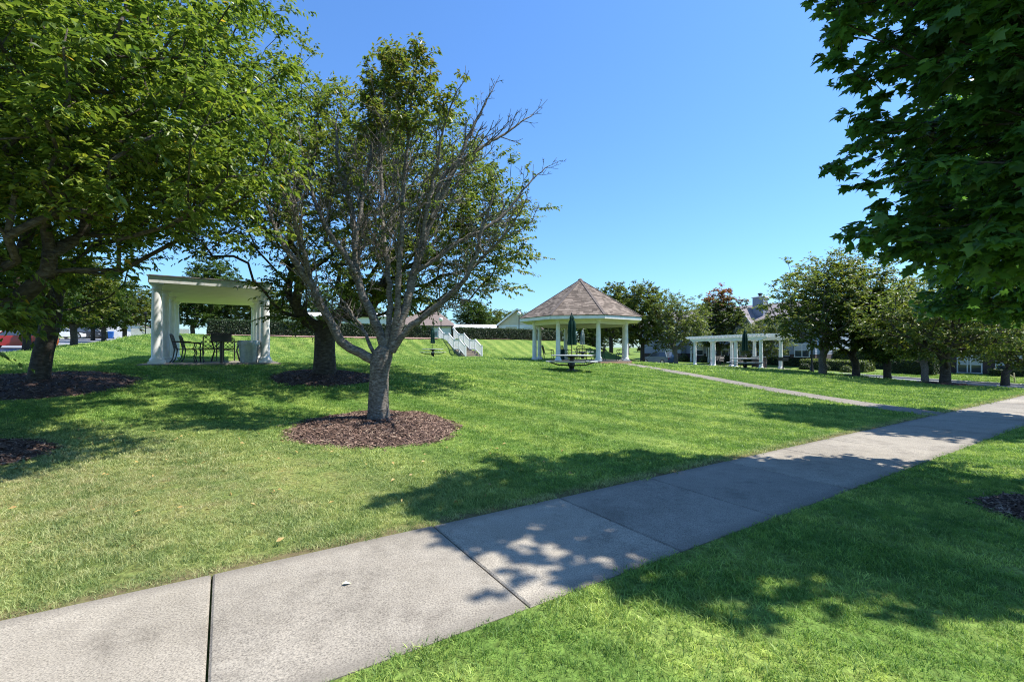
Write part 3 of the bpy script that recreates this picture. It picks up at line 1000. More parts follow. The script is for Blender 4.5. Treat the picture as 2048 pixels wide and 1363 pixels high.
def make_tree(name, label, base, trunk, r_trunk, ells, n_tips, sep, per_tip, nl, L, W, leaf_mat, bark_mat, seed, cat='tree', group=None,
              ln=0.42, droop=0.35, maple=False, lumps=0.2, inner=0.42, zmin=None, first=None, varf=None, r_tip=0.006, path_w=0.32, twigs=False, flat=0.5, keep=None, flare=0.45):
    """trunk: points above base; ells: crown ellipsoids, all relative to base"""
    g = np.random.default_rng(seed)
    root = thing(name, label, cat, base, 0, group)
    tips = crown_tips(ells, n_tips, g, sep, lumps, inner, zmin, keep)
    pos_, par, endn = grow(trunk, tips, g, first if first is not None else len(trunk) - 2, path_w=path_w)
    rad = pipe_radii(par, endn, r_tip, r_trunk, len(pos_))
    for i in range(len(trunk)):
        h = trunk[i][2]
        rad[i] = max(rad[i] if i > 0 else r_trunk, r_trunk * 0.82) * (1 + flare * math.exp(-max(h, 0) / 0.22))
    mb = MB()
    branches_from(pos_, par, rad, mb)
    ctr = np.mean([e[0] for e in ells], 0) - np.array([0, 0, 1.0])
    P_ = np.array(pos_)
    dirs = unit(P_[endn] - P_[[par[i] for i in endn]])
    b, ax, nr, LL, tw = shoots(P_[endn], dirs, ctr, g, per_tip, ln, nl, L, droop, flat)
    if twigs:
        for s, d, l in zip(*tw):
            mb.tube([s, s + d * l * 0.5, s + d * l - np.array([0, 0, 0.22 * l * l])], [0.006, 0.004, 0.002], 3, False)
    mb.build('trunk', bark_mat, root, True)
    hz = (b[:, 2] - b[:, 2].min()) / max(np.ptp(b[:, 2]), 1e-3)
    cl = np.repeat(g.uniform(-0.16, 0.16, len(endn)), per_tip * nl)
    var = g.uniform(0.05, 0.75, len(b)) + cl + (0.12 * (hz - 0.5) if varf is None else varf(hz, g, len(b)))
    odd = g.uniform(0, 1, len(b)) > 0.996
    var[odd] = 1.0
    me = leaf_mesh('crown', b, ax, nr, LL, LL * W, var, maple)
    link('crown', me, root, leaf_mat)
    return root, (b, ax, nr, LL, var)

def at(x, y):
    return (x, y, gz1(x, y))

# tall cherry with a leaning dark trunk, far left
make_tree('cherry_tree', 'big leafy tree with leaning dark trunk, filling the upper left corner', at(-10.35, 9.95),
          [(0, 0, -0.1), (0.02, 0, 0.25), (0.10, 0, 0.7), (0.20, 0.02, 1.15), (0.30, 0.0, 1.6), (0.36, 0, 2.0)], 0.17,
          [((0.7, -0.6, 5.9), (5.2, 3.3, 4.3)), ((3.2, -1.0, 6.6), (2.9, 2.1, 3.0)), ((2.2, -1.7, 3.9), (3.2, 1.8, 1.5)), ((-0.6, -0.8, 2.2), (2.2, 1.8, 1.0))],
          980, 0.33, 8, 15, 0.108, 0.45, M['leaf_cherry'], M['bark'], 21, droop=0.42, zmin=1.35, ln=0.55, flare=0.28, keep=lambda p: p[2] > 1.35 + 0.3 * (p[0] > 0.2) + 1.45 * min(1.0, max(0.0, (p[0] - 1.0) / 1.3)))
# thick cherry behind the half-bare tree
make_tree('cherry_tree', 'dense dark-trunked tree standing behind the half-bare tree, beside the pavilion', at(-5.35, 13.0),
          [(0, 0, -0.1), (0, 0, 0.3), (0.0, 0, 0.8), (0.0, 0.02, 1.3), (0.02, 0, 1.6)], 0.275,
          [((1.9, 0.3, 4.7), (3.9, 3.4, 2.9)), ((-0.5, 0.0, 6.3), (2.3, 2.0, 2.0)), ((-0.3, 0.0, 8.1), (1.3, 1.2, 1.3)), ((-1.9, -0.8, 4.6), (2.0, 1.6, 2.1)), ((1.6, 0.4, 6.2), (2.9, 2.4, 1.6)), ((4.0, 0.2, 4.3), (2.2, 2.2, 2.3)), ((-0.9, -0.3, 1.9), (0.7, 0.8, 0.8)), ((-0.85, -0.5, 1.85), (0.8, 0.8, 0.85)), ((0.8, -0.6, 2.6), (2.6, 1.6, 0.9)), ((-0.9, -0.2, 2.4), (0.8, 0.9, 0.9))],
          1160, 0.34, 7, 13, 0.112, 0.44, M['leaf_olive'], M['bark'], 22, droop=0.42, zmin=1.3, ln=0.5, keep=lambda p: p[2] > (3.15 if p[0] < -1.5 else 1.2 if p[0] < -0.4 else 1.4))
# near tree whose trunk stands just outside the left edge
make_tree('cherry_tree', 'near tree at the left edge, only its leafy branches with big leaves showing', at(-7.35, 5.5),
          [(0, 0, -0.1), (0, 0, 0.4), (-0.05, 0, 1.0), (-0.05, 0, 1.6), (0, 0, 2.0)], 0.22,
          [((0.7, 0.3, 4.7), (3.3, 2.5, 2.7)), ((2.3, 0.3, 4.0), (1.9, 1.7, 1.3)), ((1.25, 0.2, 1.7), (0.7, 0.6, 0.55)), ((1.15, 0.3, 1.75), (0.7, 0.6, 0.6)), ((1.1, 0.4, 1.9), (0.7, 0.6, 0.6)), ((2.4, 0.2, 3.9), (1.7, 1.5, 1.1))],
          760, 0.28, 7, 14, 0.11, 0.45, M['leaf_cherry'], M['bark'], 23, droop=0.45, zmin=1.05, ln=0.45,
          keep=lambda p: p[2] > (1.05 if (p[0] - 7.35) / (p[1] + 5.5) < -1.05 else 2.1 if (p[0] - 7.35) / (p[1] + 5.5) < -0.84 else 2.85))

# ------------------------------------------------------------------ the half-bare tree: limbs traced one by one
MX, MY = -2.47, 8.40
MZ = gz1(MX, MY)
mroot = thing('cherry_tree', 'half-bare tree with pale limbs and bare twigs, in front near the middle', 'tree', (MX, MY, MZ))
def q3(px_, py_, dy):
    Y = MY + dy
    return np.array([(px_ - 1024) / 910 * Y - MX, dy, 1.575 - (py_ - 700) / 910 * Y - MZ])
LIMBS = [  # (first radius, last radius, depth drift, leafiness, points)
    (0.115, 0.022, -0.5, 0.15, [(752, 722), (722, 706), (695, 694), (678, 675), (660, 640), (642, 606), (625, 570), (607, 549), (584, 514), (562, 483), (545, 440), (530, 395)]),
    (0.055, 0.012, -0.8, 0.20, [(622, 562), (616, 535), (611, 512), (600, 485), (591, 463), (590, 430), (578, 372), (570, 320)]),
    (0.105, 0.016, 0.5, 0.08, [(768, 705), (766, 680), (755, 655), (741, 622), (727, 596), (716, 560), (711, 520), (710, 487), (705, 421), (690, 370), (680, 335), (673, 306), (673, 240)]),
    (0.060, 0.010, 0.2, 0.10, [(713, 548), (690, 508), (661, 471), (645, 440), (632, 409), (622, 370), (617, 340), (603, 300), (598, 262)]),
    (0.055, 0.012, 0.9, 0.40, [(710, 500), (716, 450), (726, 401), (735, 339), (742, 300), (749, 255), (752, 200)]),
    (0.070, 0.010, 0.7, 0.46, [(772, 700), (778, 668), (778, 635), (780, 600), (778, 560), (774, 520), (766, 470), (763, 430), (763, 389), (762, 330), (760, 270), (762, 220), (772, 165), (782, 120)]),
    (0.075, 0.011, -0.4, 0.46, [(780, 700), (786, 672), (792, 640), (797, 600), (797, 560), (799, 520), (804, 475), (805, 420), (806, 368), (812, 310), (818, 250), (822, 190), (830, 130)]),
    (0.105, 0.010, 0.3, 0.015, [(782, 700), (790, 676), (803, 645), (812, 612), (822, 572), (834, 520), (848, 480), (862, 442), (878, 405), (895, 366), (924, 306), (940, 265), (962, 224), (985, 180)]),
    (0.060, 0.008, 0.9, 0.01, [(864, 438), (872, 400), (882, 355), (905, 330), (957, 298), (985, 282), (1014, 265), (1045, 243), (1072, 222)]),
    (0.050, 0.009, -0.6, 0.18, [(846, 487), (850, 440), (862, 380), (876, 320), (886, 260), (900, 215), (915, 180)]),
    (0.085, 0.014, -0.5, 0.01, [(784, 702), (800, 676), (822, 652), (845, 634), (866, 617), (890, 600), (914, 577), (932, 556), (944, 530), (955, 500), (962, 465), (975, 425), (985, 390)]),
    (0.040, 0.010, -0.9, 0.01, [(940, 541), (960, 520), (973, 508), (992, 488), (1010, 471), (1030, 440), (1048, 410)]),
    (0.055, 0.008, 0.6, 0.01, [(828, 548), (850, 530), (875, 516), (924, 479), (960, 462), (990, 444), (1014, 426), (1035, 396), (1055, 368), (1078, 348), (1098, 332)]),
    (0.045, 0.010, 0.8, 0.12, [(752, 712), (740, 692), (733, 672), (724, 655), (712, 640), (696, 614), (676, 590), (655, 560)]),
    (0.050, 0.014, 0.0, 0.0, [(778, 712), (786, 700), (793, 690), (797, 686)]),
]
def resample(pts, step):
    pts = np.array(pts)
    for _ in range(2):
        q = np.empty((2 * len(pts) - 2, 3))
        q[0::2] = pts[:-1] * 0.75 + pts[1:] * 0.25
        q[1::2] = pts[:-1] * 0.25 + pts[1:] * 0.75
        pts = np.vstack([pts[:1], q, pts[-1:]])
    s = np.r_[0, np.cumsum(np.linalg.norm(np.diff(pts, axis=0), axis=1))]
    n = max(3, int(s[-1] / step))
    u = np.linspace(0, s[-1], n)
    return np.stack([np.interp(u, s, pts[:, k]) for k in range(3)], 1), s[-1]
g = np.random.default_rng(5)
mb = MB()
tr = [q3(757, 842, 0), q3(757, 826, 0), q3(757, 800, 0), q3(758, 770, 0), q3(759, 745, 0), q3(761, 725, 0), q3(766, 708, 0.02), q3(772, 696, 0.03)]
mb.tube(tr, [0.225, 0.20, 0.185, 0.175, 0.172, 0.19, 0.185, 0.14], 18, True)
leafy_tips, leafy_dirs, bare = [], [], MB()
def twig(p, d, l, r, lev, leaf):
    """a bent twig with side twigs; short spurs make the bare ones look knotty"""
    n = max(3, int(l / 0.09))
    pts = [p]
    dd = d.copy()
    for i in range(n):
        dd = unit(dd + g.normal(0, 0.13, 3) + np.array([0, 0, 0.045]))
        pts.append(pts[-1] + dd * l / n)
    bare.tube(pts, list(np.linspace(r, max(0.0036, r * 0.4), n + 1)), 4 if r > 0.008 else 3, False)
    if lev > 0:
        k = max(2, int(l / 0.17))
        for i in range(k):
            j = min(n - 1, int(n * g.uniform(0.2, 0.98)))
            a = unit(np.cross(dd, g.normal(size=3)))
            di = unit(pts[j + 1] - pts[j])
            twig(pts[j], unit(di * 0.8 + a * g.uniform(0.55, 1.0)), l * g.uniform(0.28, 0.5), max(r * 0.6, 0.005), lev - 1, leaf)
    else:
        for i in range(int(l / 0.06)):
            j = g.integers(0, n)
            a = unit(g.normal(size=3))
            bare.tube([pts[j], pts[j] + a * g.uniform(0.02, 0.05)], [0.0042, 0.003], 3, False)
    if g.uniform() < leaf:
        leafy_tips.append(pts[-1]); leafy_dirs.append(unit(pts[-1] - pts[-2]))
        if lev > 0:
            leafy_tips.append(pts[n // 2]); leafy_dirs.append(unit(pts[n // 2] - pts[n // 2 - 1]))
for r0, r1, dy, leaf, pts in LIMBS:
    m = len(pts)
    pp, ltot = resample([q3(a, b, dy * (i / (m - 1)) ** 1.2 + (0.02 if i == 0 else 0)) for i, (a, b) in enumerate(pts)], 0.10)
    k = len(pp)
    pp[2:-1] += g.normal(0, 0.010, (k - 3, 3)) if k > 3 else 0
    s = np.linspace(0, 1, k)
    rr = 0.82 * (r0 * (1 - s) ** 0.8 + r1 * s)
    rr = rr * (1 + 0.05 * g.normal(size=k))
    mb.tube(pp, list(rr), 12 if r0 > 0.08 else 9, True)
    if ltot < 1:
        continue
    nb = int(ltot * 6.0)
    for i in range(nb):
        f = 0.22 + 0.78 * (i + g.uniform()) / nb
        j = min(k - 2, int(f * (k - 1)))
        d0 = unit(pp[j + 1] - pp[j])
        a = unit(np.cross(d0, g.normal(size=3)))
        l = (0.26 + 0.95 * (1 - f) + (0.34 if leaf > 0.3 else 0.0)) * g.uniform(0.6, 1.2)
        leaf_p = leaf * (0.03 if f < 0.66 else 1.0)
        twig(pp[j], unit(d0 * 0.85 + a * g.uniform(0.5, 0.95) + np.array([0, 0, 0.12])), l, min(rr[j] * 0.5, 0.014), 2 if l > 0.45 else 1, leaf_p)
    twig(pp[-1], unit(pp[-1] - pp[-2]), 0.36, r1 * 0.9, 2, leaf)
mb.build('trunk', M['bark_grey'], mroot, True)
bare.build('twigs', M['bark_grey'], mroot)
lt = np.array(leafy_tips); ld = np.array(leafy_dirs)
b, ax, nr, LL, tw = shoots(lt, ld, np.array([0, 0, 3.0]), g, 3, 0.24, 7, 0.112, 0.5, 0.6, 0.8)
hz = np.clip((b[:, 2] - 3.5) / 2.5, 0, 1)
var = g.uniform(0, 0.55, len(b)) + 0.32 * hz
link('crown', leaf_mesh('crown', b, ax, nr, LL, LL * 0.42, var), mroot, M['leaf_bronze'])
print('main tree leaves', len(b), 'twig faces', len(bare.f))

# ------------------------------------------------------------------ the maple overhanging from the right
MPX, MPY = 5.35, 4.42
mp_root, mp = make_tree('maple_tree', 'dark green maple overhanging the right edge, its lobed leaves against the sky', at(MPX, MPY),
          [(0, 0, -0.1), (0, 0, 0.5), (0, 0, 1.1), (0.02, 0, 1.7), (0, 0, 2.6), (0, 0, 3.6), (0.15, 0.1, 4.6), (0.25, 0.15, 5.6)], 0.15,
          [((0.8, 0.45, 4.4), (2.0, 2.0, 2.5)), ((0.6, 0.6, 6.9), (2.8, 2.05, 2.4)), ((0.8, 0.45, 2.95), (2.15, 1.9, 0.8)), ((0.9, 0.2, 2.75), (2.0, 1.5, 0.5))],
          1500, 0.23, 4, 8, 0.142, 1.0, M['leaf_maple'], M['bark_dark'], 31, maple=True, droop=0.6, zmin=2.68, first=3, keep=lambda p: (p[0] + 5.35) / (p[1] + 4.42) > 0.69 or p[2] - 1.575 > 0.86 * (p[1] + 4.42), ln=0.36, r_tip=0.005, inner=0.45, lumps=0.12)
# the leaves that show largest stand as parts of their own
lb, lax, lnr, lL, lvar = mp
wx, wy, wz = lb[:, 0] + MPX, lb[:, 1] + MPY, lb[:, 2] + gz1(MPX, MPY) - 1.575
vis = (np.abs(wx / wy) < 1.16) & (wz / wy < 0.79) & (wz / wy > 0.0)
score = np.where(vis, np.sqrt(wx ** 2 + wy ** 2 + wz ** 2), 1e9)
near = np.argsort(score)[:300]
crown = [c for c in mp_root.children if c.name.startswith('crown')][0]
rest = np.setdiff1d(np.arange(len(lb)), near)
old = crown.data
crown.data = leaf_mesh('crown', lb[rest], lax[rest], lnr[rest], lL[rest], lL[rest], lvar[rest], True)
crown.data.materials.append(M['leaf_maple'])
crown['kind'] = 'stuff'
unit_leaves = []
for k in range(6):
    me = leaf_mesh('leaf', np.zeros((1, 3)), np.array([[0, 1.0, 0]]), np.array([[0, 0, 1.0]]), np.ones(1), np.ones(1), np.array([0.1 + 0.14 * k]), True)
    me.materials.append(M['leaf_maple'])
    unit_leaves.append(me)
for q, i in enumerate(near):
    a = Vector(lax[i]).normalized()
    s = a.cross(Vector(lnr[i])).normalized()
    n_ = s.cross(a)
    m4 = Matrix((s, a, n_)).transposed().to_4x4()
    o = bpy.data.objects.new('leaf', unit_leaves[q % 6])
    COL.objects.link(o)
    o.parent = mp_root
    o.matrix_local = Matrix.Translation(Vector(lb[i])) @ m4 @ Matrix.Scale(float(lL[i]), 4)

# further street maples along the verge: their crowns show behind the first one or throw the shade on the lawn
def copy_plain(root, label, x, y, rz, sc, group=None):
    r = root.copy()
    COL.objects.link(r)
    r.location = (x, y, gz1(x, y))
    r.rotation_euler = (0, 0, rz)
    r.scale = (sc, sc, sc) if not hasattr(sc, '__len__') else sc
    r['label'] = label
    if group: r['group'] = group
    for ch in root.children:
        if ch.name.startswith('leaf'):
            continue
        c = ch.copy()
        COL.objects.link(c)
        c.parent = r
    return r
copy_plain(mp_root, 'second maple on the verge, right edge, behind the overhanging one', 12.9, 10.2, 2.1, 0.95)

# ------------------------------------------------------------------ trees further off
def bg_proto(name, seed, hgt, r_trunk, ells, n_tips, per_tip, nl, L, W, lm, bm, zmin, trunk=None, **kw):
    root, _ = make_tree(name, 'x', (0, 0, 0), trunk or [(0, 0, -0.4), (0, 0, 0.2), (0.03, 0, 0.8), (0.0, 0.03, 1.4), (0, 0, 1.9)], r_trunk, ells, n_tips, 0.4, per_tip, nl, L, W, lm, bm, seed, zmin=zmin, r_tip=0.010, ln=0.5, flare=0.25, **kw)
    return root
USED = {}
def put(proto, label, x, y, rz, sc, group, dz=0.0):
    first = proto.name not in USED
    USED[proto.name] = 1
    r = proto if first else copy_tree(proto)
    r.location = (x, y, gz1(x, y) + dz)
    r.rotation_euler = (0, 0, rz)
    r.scale = (sc, sc, sc) if not hasattr(sc, '__len__') else sc
    tag(r, label, 'tree', group)
    return r
low_trunk = [(0, 0, -0.3), (0, 0, 0.15), (0.03, 0, 0.5), (0, 0.03, 0.8)]
round_cherry = bg_proto('cherry_tree', 41, 6.5, 0.17, [((0, 0, 3.9), (2.9, 2.9, 2.5)), ((0.8, 0.3, 4.6), (2.0, 2.0, 1.9)), ((-1.0, -0.2, 3.2), (2.2, 2.0, 1.6))], 380, 7, 9, 0.17, 0.5, M['leaf_olive'], M['bark_grey'], 1.4, low_trunk)
open_cherry = bg_proto('cherry_tree', 42, 6.2, 0.165, [((0, 0, 4.0), (2.6, 2.6, 2.4)), ((-0.5, 0.3, 4.8), (1.8, 1.8, 1.6))], 330, 5, 8, 0.17, 0.5, M['leaf_gold'], M['bark'], 1.4, low_trunk)
spread_tree = bg_proto('cherry_tree', 43, 4.5, 0.16, [((0, 0, 2.6), (2.7, 2.4, 1.5)), ((0.6, 0, 3.0), (1.8, 1.8, 1.3))], 360, 6, 9, 0.14, 0.5, M['leaf_olive'], M['bark'], 0.95, [(0, 0, -0.2), (0, 0, 0.15), (0.02, 0, 0.55), (0, 0.02, 0.85)])
tall_oak = bg_proto('shade_tree', 44, 9, 0.24, [((0, 0, 5.2), (2.9, 2.9, 3.6)), ((0.3, -0.4, 6.6), (2.0, 2.0, 2.4))], 360, 7, 9, 0.24, 0.55, M['leaf_gold'], M['bark'], 1.7)
dark_tree = bg_proto('shade_tree', 45, 9, 0.22, [((0, 0, 5.0), (2.8, 2.8, 3.4)), ((-0.4, 0.4, 6.0), (2.1, 2.1, 2.4))], 360, 7, 9, 0.24, 0.55, M['leaf_mid'], M['bark_dark'], 1.9)
red_top = bg_proto('maple_tree', 46, 9, 0.2, [((0, 0, 5.0), (2.9, 2.9, 3.2)), ((0.3, 0, 7.2), (1.8, 1.8, 2.0))], 420, 7, 9, 0.22, 0.6, M['leaf_red'], M['bark_dark'], 1.8,
                   varf=lambda hz, g_, n: np.where(hz > 0.74 + g_.normal(0, 0.07, n), 0.45, -0.30))
def pz(px_, Z):
    return (px_ - 1024) / 910 * Z
G1 = 'trees along the right hand street'
put(round_cherry, 'greyish round-crowned tree with forked trunk right of the pergola', pz(1645, 27), 27, 0.4, (1.12, 1.12, 1.08), G1)
put(open_cherry, 'rounded tree with a dark forked trunk in a mulch ring, right of the greyish one', pz(1712, 27), 27, 1.0, (1.15, 1.15, 1.12), G1)
put(dark_tree, 'tree with a single slim straight trunk between the twin trees and the low spreading one', pz(1775, 25), 25, 2.2, (0.78, 0.78, 0.62), G1)
put(spread_tree, 'low wide-spreading tree with dark forked trunk, in front of the window house', pz(1890, 20.6), 20.6, 0.2, 1.15, G1)
put(spread_tree, 'low spreading tree at the right edge, further back', pz(2085, 25), 25, 1.7, 1.2, G1)
put(round_cherry, 'bright rounded tree half hidden behind the maple leaves on the right', pz(1850, 36), 36, 2.6, (1.3, 1.3, 1.15), G1)
put(open_cherry, 'tree at the right edge behind the low spreading trees', pz(2010, 34), 34, 4.0, (1.4, 1.4, 1.1), G1)
G2 = 'trees beyond the gazebo'
put(tall_oak, 'golden green tree touching the gazebo roof on its right', pz(1222, 56), 56, 0.3, 1.0, G2)
put(tall_oak, 'tallest golden green tree between the gazebo and the pergola', pz(1285, 50), 50, 1.9, (0.98, 0.98, 1.0), G2)
put(round_cherry, 'rounded green tree just left of the pergola, beside the parked car', pz(1352, 47), 47, 3.0, (1.15, 1.15, 1.12), G2)
put(red_top, 'maple with red turning top behind the pergola', pz(1438, 58), 58, 0.0, (1.08, 1.08, 1.1), G2)
put(round_cherry, 'small green tree in front of the house, right of the red-topped maple', pz(1530, 50), 50, 5.0, (0.95, 0.95, 0.85), G2)
put(dark_tree, 'dark tree seen through the gazebo columns', pz(1180, 66), 66, 0.8, (1.2, 1.2, 0.85), G2, -0.3)
G3 = 'trees beyond the hedge'
put(tall_oak, 'green tree beyond the hedge left of the gazebo roof', pz(1030, 78), 78, 4.4, (1.05, 1.05, 0.88), G3)
put(dark_tree, 'small treetop peeking over the left slope of the gazebo roof', pz(1098, 88), 88, 2.4, (0.9, 0.9, 0.98), G3)
put(dark_tree, 'dark tree beyond the hedge above the white stairs', pz(945, 74), 74, 5.1, (1.1, 1.1, 0.85), G3)
put(dark_tree, 'dark tree behind the cabana, right of the stairs', pz(985, 84), 84, 3.3, (1.0, 1.0, 0.82), G3)
put(dark_tree, 'dark tree above the long white building, between the trunks', pz(720, 82), 82, 0.4, (1.2, 1.2, 0.95), G3)
put(tall_oak, 'green tree behind the clubhouse roof', pz(800, 84), 84, 5.6, 1.0, G3)
put(dark_tree, 'dark tree behind the clubhouse, above the hedge end', pz(640, 80), 80, 1.2, 1.1, G3)
G4 = 'trees along the left hand street'
for px_, py_, Z, sc, rz, pr, lb_ in ((53, 700, 27, (0.85, 0.85, 0.72), 0.5, dark_tree, 'street tree with short flared trunk in front of the red car'),
                                (148, 691, 35, (0.9, 0.9, 0.8), 1.5, tall_oak, 'street tree with slightly leaning trunk at the near kerb of the left street'),
                                (208, 682, 52, (1.0, 1.0, 0.85), 2.5, dark_tree, 'street tree in front of the white garage door'),
                                (250, 676, 60, (1.0, 1.0, 0.9), 3.5, tall_oak, 'street tree with forked trunk before the white fence'),
                                (186, 676, 58, (0.95, 0.95, 0.85), 4.5, dark_tree, 'street tree left of the white garage, beside the dark cars'),
                                (128, 668, 74, (1.0, 1.0, 0.85), 5.5, tall_oak, 'small tree behind the parked white car')):
    put(pr, lb_, pz(px_, Z), Z, rz, sc, G4)
G5 = 'dark trees behind the pavilion'
for px_, Z, sc, rz, pr, lb_ in ((385, 58, (1.15, 1.15, 0.9), 0.7, dark_tree, 'dark tree seen through the pavilion, left of the hedge end'),
                                (455, 66, (1.2, 1.2, 1.05), 2.0, dark_tree, 'dark tree seen through the pavilion, above the hedge'),
                                (520, 62, (1.1, 1.1, 0.9), 3.1, tall_oak, 'golden tree behind the right columns of the pavilion'),
                                (425, 90, (1.8, 1.8, 1.85), 1.1, dark_tree, 'tall far tree rising over the pavilion roof'),
                                (320, 80, (1.3, 1.3, 1.0), 4.1, dark_tree, 'dark tree behind the white fence left of the pavilion')):
    put(pr, lb_, pz(px_, Z), Z, rz, sc, G5)
G6 = 'far wood beyond the houses'
for k, (px_, Z) in enumerate(((20, 120), (90, 125), (160, 118), (250, 122), (1330, 115), (1400, 120), (1560, 110), (1650, 100), (1740, 96), (1830, 92), (1930, 88), (1120, 104), (1190, 108), (1255, 98), (870, 112), (985, 110), (1065, 112), (730, 108), (560, 112))):
    put([dark_tree, tall_oak][k % 2], 'one of the distant trees closing the view behind the houses and street trees', pz(px_, Z), Z, k * 1.3, (1.5, 1.5, 1.15), G6)

# ------------------------------------------------------------------ pavilion on the left
def column(parent, x, y, z0, h, r, plinth=0.21, material=None, name='column'):
    mt = material or M['white']
    m = MB()
    m.cbox((x, y, z0 + 0.04), (plinth * 2, plinth * 2, 0.08), 0, 0.008)
    m.lathe([(r * 1.32, 0.08), (r * 1.36, 0.11), (r * 1.30, 0.145), (r * 1.10, 0.17), (r * 1.0, 0.21), (r * 1.0, h * 0.35), (r * 0.94, h * 0.65), (r * 0.84, h - 0.22),
             (r * 0.98, h - 0.205), (r * 0.98, h - 0.175), (r * 0.85, h - 0.165), (r * 0.86, h - 0.11), (r * 1.15, h - 0.07), (r * 1.15, h - 0.055)], 20, (x, y, z0))
    m.cbox((x, y, z0 + h - 0.0275), (r * 2.5, r * 2.5, 0.055))
    return m.build(name, mt, parent, True)
PW, PD, PH = 2.85, 6.2, 2.44
pav_z = 1.14
pav = thing('pavilion', 'white flat-roofed pavilion with round columns, left behind the trees', 'pavilion', (float(PAV_O[0]), float(PAV_O[1]), pav_z), ANG_U)
MB().box(-0.42, PW + 0.42, -0.42, PD + 0.42, -0.45, 0.03, 0.02).build('floor_slab', M['concrete'], pav)
for x in (0, PW):
    for k in range(4):
        column(pav, x, PD * k / 3, 0.03, PH - 0.03, 0.14, 0.20)
ov = 0.17
roof = MB().box(-ov + 0.05, PW + ov - 0.05, -ov + 0.05, PD + ov - 0.05, PH + 0.03, PH + 0.19).build('roof', M['white'], pav)
for (a, b) in (((-ov, -ov), (PW + ov, -ov)), ((PW + ov, -ov), (PW + ov, PD + ov)), ((PW + ov, PD + ov), (-ov, PD + ov)), ((-ov, PD + ov), (-ov, -ov))):
    MB().bar((a[0], a[1], PH + 0.09), (b[0], b[1], PH + 0.09), 0.05, 0.20).build('fascia_board', M['white'], roof)
    MB().bar((a[0], a[1], PH + 0.205), (b[0], b[1], PH + 0.205), 0.12, 0.025).build('drip_edge', M['roof_grey'], roof)
nb = 28
for k in range(nb):
    y0 = -ov + 0.06 + (PD + 2 * ov - 0.12) * k / nb
    y1 = -ov + 0.06 + (PD + 2 * ov - 0.12) * (k + 1) / nb - 0.012
    MB().box(-ov + 0.06, PW + ov - 0.06, y0, y1, PH - 0.012 + 0.002 * (k % 2), PH + 0.028).build('ceiling_board', M['cream'], pav)

# ------------------------------------------------------------------ cast metal seats, tables, grill, bin
def cast_seat(name, label, cat, w, loc, rz, group):
    """seat faces local +y; origin on the floor under the middle"""
    r = thing(name, label, cat, loc, rz, group)
    mt = M['dark_metal']
    s = MB()
    s.tube([(-w / 2, -0.24, 0.43), (-w / 2, 0.26, 0.44), (w / 2, 0.26, 0.44), (w / 2, -0.24, 0.43), (-w / 2, -0.24, 0.43)], 0.016, 6)
    for k in range(8):
        y = -0.22 + 0.46 * k / 7
        s.bar((-w / 2, y, 0.435), (w / 2, y, 0.435), 0.038, 0.014)
    s.build('seat', mt, r)
    bk = MB()
    z0, z1, y0, y1 = 0.47, 0.90, -0.25, -0.37
    bk.tube([(-w / 2, y0, 0.42), (-w / 2, y1 + 0.02, z1 - 0.06), (-w / 2 + 0.07, y1, z1), (0, y1 - 0.005, z1 + 0.035), (w / 2 - 0.07, y1, z1), (w / 2, y1 + 0.02, z1 - 0.06), (w / 2, y0, 0.42)], 0.018, 6)
    bk.bar((-w / 2, y0 - 0.01, z0), (w / 2, y0 - 0.01, z0), 0.02, 0.022)
    nx = max(3, int(round(w / 0.13)))
    for k in range(nx):
        xa, xb = -w / 2 + w * k / nx, -w / 2 + w * (k + 1) / nx
        for j in range(3):
            za, zb = z0 + (z1 - z0) * j / 3, z0 + (z1 - z0) * (j + 1) / 3
            ya, yb = y0 + (y1 - y0) * j / 3, y0 + (y1 - y0) * (j + 1) / 3
            bk.bar((xa, ya, za), (xb, yb, zb), 0.014, 0.016, (0, 1, 0))
            bk.bar((xb, ya, za), (xa, yb, zb), 0.014, 0.016, (0, 1, 0))
            bk.cbox(((xa + xb) / 2, (ya + yb) / 2, (za + zb) / 2), (0.05, 0.016, 0.05), 0)
    bk.build('backrest', mt, r)
    for sx in (-1, 1):
        x = sx * w / 2
        MB().tube([(x, 0.25, 0.44), (x, 0.29, 0.32), (x, 0.25, 0.15), (x, 0.30, 0.0)], [0.022, 0.019, 0.016, 0.022], 6).build('leg', mt, r)
        MB().tube([(x, -0.25, 0.43), (x, -0.27, 0.28), (x, -0.30, 0.12), (x, -0.38, 0.0)], [0.022, 0.019, 0.016, 0.022], 6).build('leg', mt, r)
        MB().tube([(x, -0.33, 0.68), (x, -0.1, 0.68), (x, 0.15, 0.67), (x, 0.27, 0.63), (x, 0.27, 0.55), (x, 0.22, 0.44)], [0.016, 0.018, 0.02, 0.02, 0.015, 0.015], 6).build('armrest', mt, r)
    return r
def pav_pt(x, y):
    p = PAV_O + U * x + N * y
    return (float(p[0]), float(p[1]), pav_z + 0.03)
GC = 'black cast metal seats'
cast_seat('metal_bench', 'black lattice-back bench along the left columns of the pavilion', 'bench', 1.05, pav_pt(0.62, 1.25), ANG_U - math.pi / 2, GC)
cast_seat('metal_chair', 'black lattice-back chair behind the bench, deeper in the pavilion', 'chair', 0.58, pav_pt(0.75, 2.75), ANG_U - math.pi / 2 + 0.2, GC)
cast_seat('metal_chair', 'black chair with its back to the camera at the pavilion table', 'chair', 0.58, pav_pt(1.35, 1.35), ANG_U + 0.15, GC)
cast_seat('metal_chair', 'black chair on the far side of the pavilion table', 'chair', 0.58, pav_pt(1.75, 3.6), ANG_U + math.pi, GC)
cast_seat('metal_chair', 'black chair at the right of the pavilion table, next to the bin', 'chair', 0.58, pav_pt(2.62, 2.1), ANG_U + math.pi / 2, GC)
